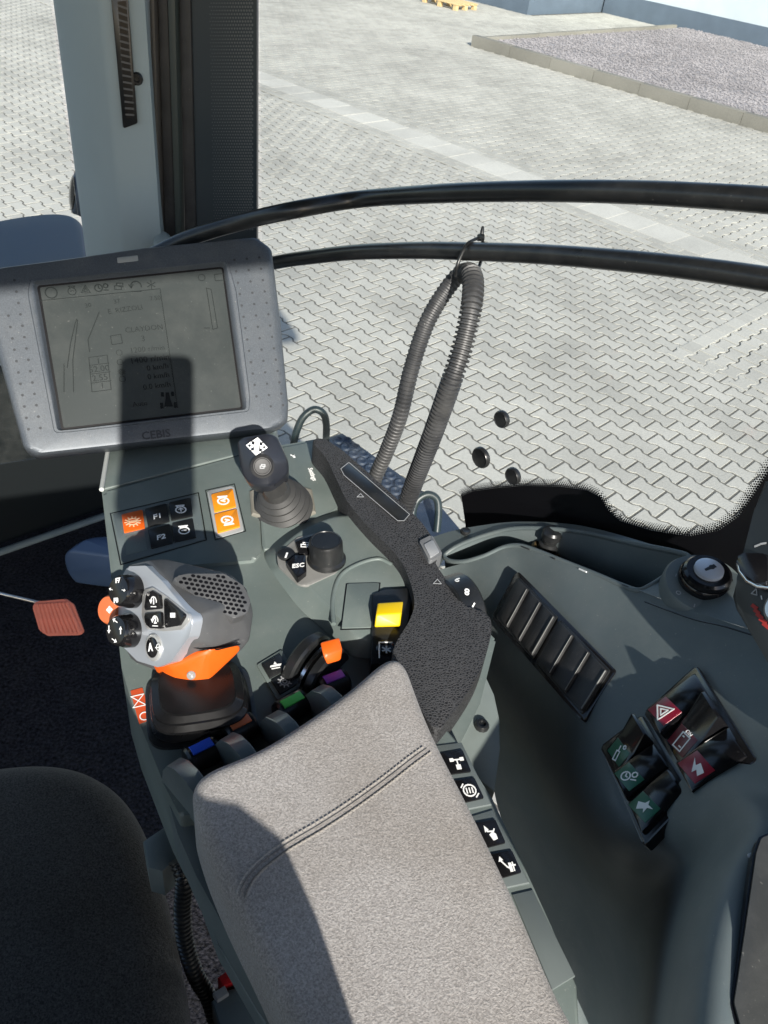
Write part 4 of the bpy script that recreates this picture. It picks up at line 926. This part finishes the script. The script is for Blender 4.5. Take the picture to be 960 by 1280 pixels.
# boot
def sq_ring(c, a, b, ang, n=40, e=.55):
    out = []
    for i in range(n):
        t = 2 * math.pi * i / n; x = a * math.copysign(abs(math.cos(t)) ** e, math.cos(t)); y = b * math.copysign(abs(math.sin(t)) ** e, math.sin(t))
        out.append(c + V((x * math.cos(ang) - y * math.sin(ang), x * math.sin(ang) + y * math.cos(ang), 0)))
    return out
b0, b1 = onz(251, 884, DZ), onz(246, 858, DZ + .036)
rings = []
for k in range(13):
    t = k / 12; c = b0.lerp(b1, t); s = (.0365 - .007 * t) + (.0035 if k % 4 in (1, 2) else -.0015)
    rings.append(sq_ring(c, s, s * .85, .35))
loft('boot', rings, mat('boot_rubber', (.006, .006, .0065), .3, spec=.35, var=(60, .2)), dlv, (True, True), 50)
loft('boot_frame', [sq_ring(b0 + V((0, 0, z)), s, s * .86, .35, e=.4) for s, z in ((.042, -.002), (.042, .003), (.04, .004), (.036, .004))], BLACK, dlv)
# head
head = [(160, 706, .655), (185, 700, .648), (200, 716, .632), (243, 772, .6), (240, 800, .603), (214, 836, .622), (195, 838, .636), (165, 826, .652), (140, 780, .672), (146, 735, .672),
        (205, 698, .655), (235, 712, .65), (288, 717, .668), (308, 735, .67), (317, 765, .662), (312, 800, .655), (300, 815, .652), (262, 826, .635), (275, 760, .618), (268, 805, .618), (235, 740, .62), (300, 760, .64),
        (165, 720, .72), (165, 810, .715), (230, 720, .73), (295, 740, .735), (300, 800, .715), (235, 830, .69), (200, 838, .68)]
hd_ = hull('head', [at(*p) for p in head], GRIP, dlv, .007, 4, 60)
FPn = Pl(at(243, 772, .597), (at(243, 772, .597) - at(140, 780, .668)).cross(at(214, 836, .618) - at(185, 702, .644)))
if FPn.n.dot(EYE - FPn.o) < 0: FPn = Pl(FPn.o, -FPn.n)
fpl = prism('face_plate', FPn, [(160, 708), (183, 707), (203, 726), (242, 773), (237, 796), (214, 828), (198, 834), (172, 826), (152, 806), (140, 782), (145, 735)], -.008, .0015, SILVER, dlv, bevel=.0015, seg=3, r=.006, up=.001)
FT = FPn.lift(.0015)
prism('key_bezel', FT, [(180, 738), (192, 734), (207, 744), (237, 768), (237, 776), (228, 787), (206, 789), (184, 786), (178, 770)], -.001, .002, mat('bright_bezel', (.5, .5, .49), .3, metal=.6), fpl, bevel=.0007, r=.004, up=.001)
prism('thumb_key', FT, [(184, 742), (192, 738), (201, 744), (203, 761), (181, 763)], .001, .004, GLOSS, fpl, bevel=.0009, r=.002, up=.003)
prism('thumb_key', FT, [(181, 767), (203, 765), (204, 786), (189, 785), (183, 780)], .001, .004, GLOSS, fpl, bevel=.0009, r=.002, up=.003)
prism('thumb_key', FT, [(206, 746), (233, 769), (225, 782), (207, 785)], .001, .004, GLOSS, fpl, bevel=.0009, r=.002, up=.003)
for c, s in (((192, 751), '1'), ((194, 775), '2')):
    icon('turn', FT, c, .0052, (0, -10), WHITE, fpl, .0044, .14); text(s, FT, (c[0] - 5, c[1] + 1), (c[0] + 5, c[1] + .5), .0068, WHITE, fpl, .0046, bold=.0003)
bm = bmesh.new(); poly_bm(bm, FT, FT.px([(213, 766), (219, 766), (219, 772), (213, 772)], .0045), .0045); from_bm('stop_mark', bm, WHITE, fpl, 0)
lathe('key_bezel', FT.hit(193, 809), FPn.n, [(.0105, -.001), (.0105, .001), (.0095, .002), (.008, .0022), (.0075, .001)], mat('silver_bezel', (.6, .61, .6), .3, metal=.6), fpl, 32)
lathe('thumb_key', FT.hit(193, 809), FPn.n, [(.0075, 0), (.0075, .0025), (.006, .0032), (.002, .0034)], GLOSS, fpl, 28)
text('A', FT, (183, 810), (193, 809), .0085, WHITE, fpl, .004, bold=.0003); icon('ring', FT, (198, 809), .003, (0, -10), WHITE, fpl, .004, .13)
bm = bmesh.new(); a, b = FT.px([(195, 809.5), (201, 809)], .004); ribbon_bm(bm, FT, [a, b], .0007, .0043); from_bm('symbol', bm, WHITE, fpl, 0)
ka = (-CZ * .85 - CX * .5 - CY * .12).normalized()
for c, marks in (((168, 739), 'F'), ((165, 788), 'A')):
    k = FT.hit(*c); r_ = .0135
    wk = lathe('selector_knob', k, ka, [(r_ * .9, -.008), (r_, -.004), (r_, .006), (r_ * .93, .009), (r_ * .9, .014), (r_ * .78, .0165), (r_ * .3, .0172)], GLOSS, fpl, 36)
    KP = Pl(k + ka * .0173, ka); ctr = k + ka * .0173
    def kpx(w_):
        q = w_ - EYE; d = q.dot(CZ); return (480 + F * q.dot(CX) / d, 640 + F * q.dot(CY) / d)
    if marks == 'F':
        for s, dx, dy in (('F7', 0, .0075), ('F8', -.001, -.0078)):
            p = kpx(KP.W(dx, dy)); text(s, KP, (p[0] - 6, p[1] + 1), (p[0] + 6, p[1] - 1), .0052, WHITE, fpl, .0003, bold=.0002)
        for dx, dy, u in ((-.007, .001, (-10, -4)), (.007, 0, (10, 2))): icon('arrow', KP, kpx(KP.W(dx, dy)), .0024, u, WHITE, fpl, .0003)
    else:
        for dx, dy, u in ((-.0065, .001, (0, 10)), (.0065, 0, (0, -10)), (0, .0075, (-8, -6)), (0, -.0075, (8, 6))): icon('arrow', KP, kpx(KP.W(dx, dy)), .0036, u, WHITE, fpl, .0003)
ok = FT.hit(140, 762)
lathe('orange_thumb_button', at(139, 762, .668), ka, [(.012, -.006), (.012, .002), (.0105, .0045), (.004, .005)], mat('dull_orange_plastic', (.55, .13, .04), .5), dlv, 28); icon('cross4', Pl(at(139, 762, .668) + ka * .005, ka), (137, 762), .003, (0, -10), WHITE, dlv, .0004)
# rubber grip pad of raised cells on the head's back
GPn = Pl(at(268, 745, .627), V((0, 0, 1)) * .8 + (EYE - at(270, 745, .63)).normalized() * .6 + CX * .35)
gout = GPn.px([(213, 722), (235, 718), (280, 718), (304, 733), (313, 752), (308, 768), (292, 774), (262, 760)], 0)
prism('grip_pad', GPn, gout, -.012, .0012, GRIP, dlv, bevel=.001, r=.004, px=False)
bm = bmesh.new(); u0 = V((.8, .6)); 
def inside(q, poly):
    c = False
    for i in range(len(poly)):
        a, b = poly[i - 1], poly[i]
        if (a.y > q.y) != (b.y > q.y) and q.x < (b.x - a.x) * (q.y - a.y) / (b.y - a.y) + a.x: c = not c
    return c
cen2 = sum(gout, V((0, 0))) / len(gout); ins_ = [cen2 + (q - cen2) * .9 for q in gout]
for i in range(-16, 17):
    for j in range(-16, 17):
        q = cen2 + V((i * .0042 + (j % 2) * .0021, j * .0036))
        if inside(q, ins_): poly_bm(bm, GPn, [q + V((.0017 * math.cos(t), .0013 * math.sin(t))) for t in [k * math.pi / 4 for k in range(8)]], .001, .0004)
o = from_bm('grip_dimples', bm, FRIT, dlv, 0); o['kind'] = 'stuff'
# orange band and logo disc
hull('orange_band', [at(*p) for p in ((186, 822, .633), (214, 834, .618), (235, 832, .617), (262, 812, .612), (301, 806, .632), (300, 814, .635), (285, 826, .63), (262, 836, .625), (262, 850, .629), (245, 859, .63), (222, 858, .632), (200, 848, .636), (262, 815, .68), (225, 835, .69), (215, 850, .68))], ORANGE, dlv, .0018, 3)
BPn = Pl(at(240, 846, .621), EYE - at(240, 846, .62) + V((0, 0, -.15)))
lathe('emblem', BPn.hit(239, 844), BPn.n, [(.0034, -.003), (.0034, .0006), (.003, .001), (.001, .001)], mat('emblem_white', (.2, .19, .18), .8), dlv, 20); icon('plant', BPn, (239, 844), .0022, (0, -10), GREYPRINT, dlv, .0012)
tube('head_seam', [at(228, 806, .6085), at(250, 811, .614), at(272, 812, .617), at(300, 805, .632)], .0006, FRIT, dlv, 5)

# ---- small joystick
js = thing('cross_joystick', 'small black joystick with white arrow print and ribbed boot', 'joystick', onz(356, 625, DZ))
jb, jt = onz(355, 636, DZ + .004), onz(342, 606, DZ + .05)
prof = []
jax = (jt - jb)
prof = [(.034, -.002), (.0365, .002), (.0365, .004), (.031, .0065), (.0305, .0085), (.034, .0105), (.034, .0125), (.028, .015), (.0275, .0165), (.0305, .019), (.0305, .0205), (.0245, .023), (.024, .0245), (.0265, .027), (.0265, .0285), (.0205, .031), (.02, .0325), (.0225, .0345), (.0225, .036), (.017, .038), (.015, .043), (.014, .045)]
lathe('boot', jb, jax, [(r * .84, h * .98) for r, h in prof], mat('grey_boot_rubber', (.03, .03, .029), .5, var=(60, .15)), js, 40, 30)
lathe('boot_plate', onz(353, 630, DZ + .003), (0, 0, 1), [(.038, 0), (.038, .003), (.036, .0045), (.03, .0045)], mat('beige_ring', (.2, .19, .16), .5), js, 6)
jh = [(296, 552, 0.792), (303, 546, 0.788), (335, 541, 0.786), (346, 545, 0.788), (361, 578, 0.792), (360, 592, 0.796), (340, 608, 0.792), (312, 606, 0.790), (301, 590, 0.790), (328, 575, 0.778), (325, 560, 0.779), (362, 600, 0.820), (345, 618, 0.822), (322, 616, 0.820), (308, 602, 0.820), (300, 560, 0.830), (350, 552, 0.830), (334, 617, 0.810), (316, 613, 0.810), (352, 607, 0.812)]
hull('head', [at(*p) for p in jh], mat('blue_black_plastic', (.016, .018, .024), .3), js, .005, 4, 60)
JP = Pl(at(324, 566, .7775), EYE - at(324, 566, .78) + V((0, 0, .05)))
icon('cross4', JP, (321, 558), .0082, (1, -10), WHITE, js, .0012, .13)
lathe('thumb_button', JP.hit(328, 583, -.001), JP.n, [(.0115, -.003), (.0115, .002), (.0098, .0032), (.0085, .002), (.0078, .002), (.0072, .0035), (.005, .0032), (.001, .003)], RUBBER, js, 28)
icon('page', JP, (328, 583), .003, (0, -10), GREYPRINT, js, .0035, .3)

# ================================================================== ARMREST CUSHION
AP = Z(2.475)
seam1 = AP.px([(300, 1121), (304, 1108), (318, 1088), (350, 1062), (400, 1032), (440, 1006), (480, 977), (512, 952), (534, 936)]); seam1 = [V((q.x, q.y)) for q in spline([V((q.x, q.y, 0)) for q in seam1], 6)]
seam1 = [V((q[0], q[1])) for q in seam1]
cush = thing('armrest_cushion', 'pale grey wool armrest cushion with a stitched seam', 'armrest', onz(450, 1050, 2.41))
outl = [(235, 978), (241, 964), (262, 955), (292, 945), (328, 930), (372, 902), (414, 874), (453, 844), (476, 822), (494, 811), (508, 819), (513, 838), (524, 868), (545, 918), (580, 985), (620, 1065), (660, 1150), (700, 1245), (740, 1340), (560, 1420), (420, 1400), (392, 1345), (364, 1285), (326, 1200), (282, 1112), (252, 1040)]
pad_ = pillow('cushion', AP, outl, .06, .011, WOOL, cush, groove=None, nspl=10, rings=44, crown=0)
def seam(line, off, r):
    P = AP; out = []
    for i, q in enumerate(line):
        t = (line[min(i + 1, len(line) - 1)] - line[max(0, i - 1)]).normalized(); s = V((-t.y, t.x)); q = q + s * off
        out.append(P.W(q.x, q.y, .0012))
    return out
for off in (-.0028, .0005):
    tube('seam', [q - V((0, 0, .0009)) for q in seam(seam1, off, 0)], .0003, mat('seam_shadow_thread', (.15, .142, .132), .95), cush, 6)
bm = bmesh.new()
for off in (-.0045, .0021):
    pth = resample(seam(seam1, off, 0), .0032)
    for a, b in zip(pth[::1], pth[1::1]):
        c = a.lerp(b, .5); d = (b - a) * .36; s = V((-d.y, d.x, 0)).normalized() * .00045
        vs4 = [bm.verts.new(c - d - s), bm.verts.new(c + d - s), bm.verts.new(c + d + s + V((0, 0, .0003))), bm.verts.new(c - d + s + V((0, 0, .0003)))]
        bm.faces.new(vs4)
o = from_bm('stitches', bm, mat('stitch_thread', (.3, .28, .25), .95), cush, 0); o['kind'] = 'stuff'

# ================================================================== DISPLAY TERMINAL
mo = at(175, 430, .9); MP = Pl(mo, (EYE - mo).normalized() + V((.06, 0, .42)))
dt = thing('display_terminal', 'grey framed display terminal with a dim monochrome screen', 'display', MP.hit(180, 540) - V((0, 0, .05)))
outer = ccw(rnd(MP.px([(-34, 337), (60, 325), (180, 308), (322, 294), (341, 308), (352, 400), (362, 505), (361, 528), (340, 537), (200, 552), (45, 569), (29, 560), (0, 455)]), .012, 5))
inner = MP.px([(44, 355), (280, 331), (305, 511), (75, 538)], -.003)
n = len(outer)
# frame ring: match inner outline to outer by angle
ic_ = ccw(rnd(inner, .004, 4)); cc = sum(outer, V((0, 0))) / n
def cast(ang, poly):
    d = V((math.cos(ang), math.sin(ang))); best = None
    for i in range(len(poly)):
        a, b = poly[i - 1] - cc, poly[i] - cc; e = b - a; den = d.x * e.y - d.y * e.x
        if abs(den) < 1e-12: continue
        t = (a.x * e.y - a.y * e.x) / den; u = (a.x * d.y - a.y * d.x) / den
        if t > 0 and -1e-6 <= u <= 1 + 1e-6 and (best is None or t > best): best = t
    return cc + d * (best or .1)
angs = sorted([math.atan2(*(q - cc).yx) for q in outer] + [math.atan2(*(q - cc).yx) for q in ic_])
oo = [cast(a, outer) for a in angs]; ii = [cast(a, ic_) for a in angs]
def sc_(l, k): return [cc + (q - cc) * k for q in l]
mrg = lambda t: [a.lerp(b, t) for a, b in zip(oo, ii)]
R3 = lambda l, h: [MP.W(q.x, q.y, h) for q in l]
loft('casing', [R3(sc_(oo, .9), -.05), R3(oo, -.03), R3(oo, -.008), R3(mrg(.03), -.003), R3(mrg(.09), -.0005), R3(mrg(.2), 0), R3(mrg(.84), 0), R3(mrg(.86), .0016), R3(mrg(.93), .0016), R3(mrg(.97), 0), R3(ii, -.004), R3(sc_(ii, .98), -.0075)], TERM, dt, (True, False), 40)
scr = prism('screen', MP, sc_(ii, 1.0), -.012, -.006, LCD, dt, px=False)
SPn = MP.lift(-.006)
bm = bmesh.new(); ribbon_bm(bm, SPn, sc_(ii, .985), .0035, .0001, True); from_bm('screen_edge_shade', bm, FRIT, dt, 0)  # black ribbon paints the shade inside the screen's recess
hull('status_light', [MP.hit(*p, h) for p in ((146, 322), (172, 319), (173, 326), (147, 329)) for h in (.001, -.004)], mat('status_lens', (.25, .26, .25), .3), dt, .0008, 2)
text('CEBIS', MP, (174, 546), (216, 541), .0125, mat('terminal_print', (.03, .033, .04), .4), dt, .0004, bold=.0002)
tx = lambda s, p0, p1, sz, m=LCDPRINT: text(s, SPn, p0, p1, sz * 1.3, m, scr, .0003, name='screen_text')
tx('E. RIZZOLI', (135, 390), (178, 384), .0062); tx('CLAYDON', (160, 413), (200, 409), .0066)
tx('3', (174, 424), (184, 423), .0072); tx('1200 r/min', (160, 439), (208, 434), .0066); tx('1400 r/min', (162, 452), (212, 446), .0075, LCDDARK); tx('0 km/h', (182, 461), (212, 457), .0066, LCDDARK); tx('0 km/h', (182, 472), (214, 468), .0066, LCDDARK); tx('0.0 km/h', (176, 485), (216, 480), .0066, LCDDARK); tx('Auto', (166, 506), (184, 504), .006, LCDDARK)
tx('52.00', (112, 463), (136, 460), .0075); tx('2.55', (114, 474), (136, 471), .0075); tx('1', (117, 452), (129, 451), .007); tx('1', (122, 483), (134, 482), .007)
tx('30', (104, 383), (116, 381), .0055); tx('37', (140, 378), (152, 376), .0055); tx('7.50', (186, 374), (202, 372), .0055)
strokes(SPn, [[(111, 447), (134, 444), (139, 487), (115, 490), (111, 447)], [(112, 457), (136, 454)], [(114, 468), (138, 465)], [(115, 479), (139, 476)], [(50, 376), (200, 361), (222, 510)], [(84, 460), (88, 430), (94, 404), (96, 399)], [(80, 490), (80, 455)], [(92, 490), (91, 450), (96, 410), (97, 400)], [(112, 440), (110, 425), (118, 405), (124, 390)], [(258, 360), (264, 362), (272, 410), (266, 412), (258, 360)], [(255, 410), (262, 410)], [(268, 343), (280, 342), (281, 350), (269, 351), (268, 343)], [(138, 420), (151, 418), (153, 429), (140, 431), (138, 420)]], .0008, LCDPRINT, scr, .0003, 'screen_lines')
for kind, c, s in (('ring', (64, 366), .0075), ('engine_minus', (90, 364), .0055), ('hazard', (107, 362), .005), ('clockgear', (127, 360), .008), ('page', (148, 358), .006), ('turn', (170, 357), .008), ('star', (189, 356), .0055), ('ring', (252, 347), .0048), ('ring', (149, 441), .0038), ('ring', (150, 453), .0038), ('gear', (152, 465), .004), ('ring', (153, 474), .004)): icon(kind, SPn, c, s, (-1, -10), LCDPRINT, scr, .0003, .16, 'screen_icon')
icon('axis_tractor', SPn, (210, 500), .0095, (-1, -10), LCDDARK, scr, .0003, .16, 'screen_icon')
bm = bmesh.new()
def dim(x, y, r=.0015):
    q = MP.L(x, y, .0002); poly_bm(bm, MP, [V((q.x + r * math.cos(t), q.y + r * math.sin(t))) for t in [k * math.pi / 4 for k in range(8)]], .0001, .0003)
for k in range(14):
    y = 325 + 14.2 * k
    for i in range(3): 
        if not (k == 13 and i == 0): dim(293 + 15.5 * i + 2.3 * k, y - 1.6 * i)
    for i in range(2): dim(3 + 15 * i + 2.5 * k - (14 if k < 3 else 0) * (1 - i), 352 + y - 325 - 1.6 * i) if 352 + y - 325 < 560 else None
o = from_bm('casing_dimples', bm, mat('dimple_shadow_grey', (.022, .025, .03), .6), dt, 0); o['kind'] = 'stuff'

# ================================================================== SEAT AND FLOOR
seat = thing('driver_seat', 'charcoal fabric driver seat cushion beside the armrest', 'seat', onz(60, 1150, 2.1))
pillow('cushion', Z(2.25), [(-150, 985), (-70, 952), (0, 934), (50, 928), (100, 931), (140, 950), (172, 990), (194, 1045), (210, 1110), (225, 1190), (240, 1270), (258, 1360), (180, 1460), (-150, 1460)], .13, .045, DARKWOOL, seat, crown=.01, rings=10)
# backrest behind the frame: upright slab square to the seat
bk = V((-.03, .0, 0)); bv = V((.13, -.075, 0))
# unseen; its outline is shaped to cast the shade that edges the armrest
sr = SUN.cross(V((0, 0, 1))).normalized(); su = sr.cross(SUN)
def sun_pt(a, b, t): return EYE + sr * a + su * b - SUN * t
bo = [(-.55, -.75), (.055, -.75), (.06, -.45), (.064, -.36), (.06, -.318), (.045, -.291), (.02, -.277), (-.03, -.268), (-.2, -.262), (-.48, -.27), (-.55, -.31)]
bo3 = []
BKP = Pl(V((.0, -.06, 2.5)), FWD + V((0, 0, .12)), -RT)
for a, b in bo:
    p0 = EYE + sr * a + su * b; t = (BKP.o - p0).dot(BKP.n) / SUN.dot(BKP.n); q = p0 + SUN * t - BKP.o; bo3.append(V((q.dot(BKP.u), q.dot(BKP.v))))
prism('backrest', BKP, bo3, -.09, 0, DARKWOOL, seat, px=False, bevel=.012, seg=3, r=.01)
# pedal
pc_ = Pl(onz(72, 772, 1.74), V((.25, -.8, .75)))
pe = thing('brake_pedal', 'ribbed orange pedal on a thin steel rod', 'pedal', onz(72, 785, 1.66))
pq = [(40, 757), (46, 752), (82, 749), (92, 756), (105, 790), (101, 794), (60, 795), (49, 788)]
prism('pad', pc_, pq, -.012, 0, PEDAL, pe, bevel=.003, r=.008, up=0)
pm = quadmap(pc_, [(44, 754), (85, 751), (103, 792), (54, 793)], .002)
for k in range(9):
    u = (k + .5) / 9; a, b = pm(u, .04), pm(u, .95); tube('rib', [pc_.W(*a, .001), pc_.W(*b, .001)], .0042, PEDAL, pe, 8)
tube('rod', [pc_.hit(52, 754, -.014), onz(0, 742, 1.78), onz(-80, 728, 1.85)], .0035, STEEL, pe, 8)
cv = [(78, 695, 1.74), (86, 688, 1.76), (106, 672, 1.77), (132, 670, 1.76), (170, 680, 1.76), (84, 716, 1.70), (95, 728, 1.67), (140, 735, 1.66), (180, 730, 1.66), (175, 700, 1.76)]
tag(hull('shoe_cover', [onz(*p) for p in cv] + [onz(95, 728, 1.655), onz(160, 700, 1.655)], BLUEPLASTIC, None, .012, 4, 60), 'smooth blue plastic overshoe shape on the dark carpet', 'shoe cover')
# conduit, buckle, bracket between seat and armrest
bq_ = resample(spline([at(*p) for p in ((222, 1075, .66), (230, 1100, .66), (228, 1140, .67), (232, 1180, .68), (245, 1220, .69), (262, 1250, .7), (275, 1300, .7))], 16), .0011)
tag(tube('cable_conduit', bq_, [.0075 if i % 4 < 2 else .0062 for i in range(len(bq_))], BLACK, None, 10, smooth=40), 'thin black ribbed cable conduit beside the seat', 'cable')
brk = prism('bracket', Z(2.3), [(178, 1050), (209, 1029), (218, 1048), (222, 1072), (203, 1090), (185, 1085)], -.04, 0, GREEN_SIDE, None, bevel=.004, up=0); tag(brk, 'grey green bracket between the seat and the armrest', 'bracket')
bu = thing('seat_belt_buckle', 'dark seat belt buckle with a red button beside the seat', 'buckle', onz(280, 1250, 2.15))
BU = Z(2.22)
prism('housing', BU, [(264, 1250), (284, 1236), (310, 1228), (345, 1290), (330, 1330), (290, 1330)], -.04, 0, GREEN_SIDE, bu, bevel=.004, up=0)
prism('red_button', BU, [(272, 1222), (292, 1207), (303, 1218), (298, 1228), (278, 1234)], -.03, .002, REDPL, bu, bevel=.003, up=0)
prism('latch', BU, [(266, 1245), (281, 1235), (286, 1245), (272, 1254)], -.002, .006, mat('grey_latch', (.2, .2, .2), .4), bu, bevel=.001, up=0)

# the phone that took the picture, just behind the lens
PH = Pl(EYE - CZ * .004, -CZ, CX)
# camera at the top corner nearest the picture's right edge
prism('smartphone', PH, [V((-.064, -.147)), V((.0155, -.147)), V((.0155, .0155)), V((-.064, .0155))], 0, .009, BLACK, None, px=False, bevel=.002, r=.011); tag(bpy.data.objects['smartphone'], 'black smartphone held up above the armrest', 'phone')
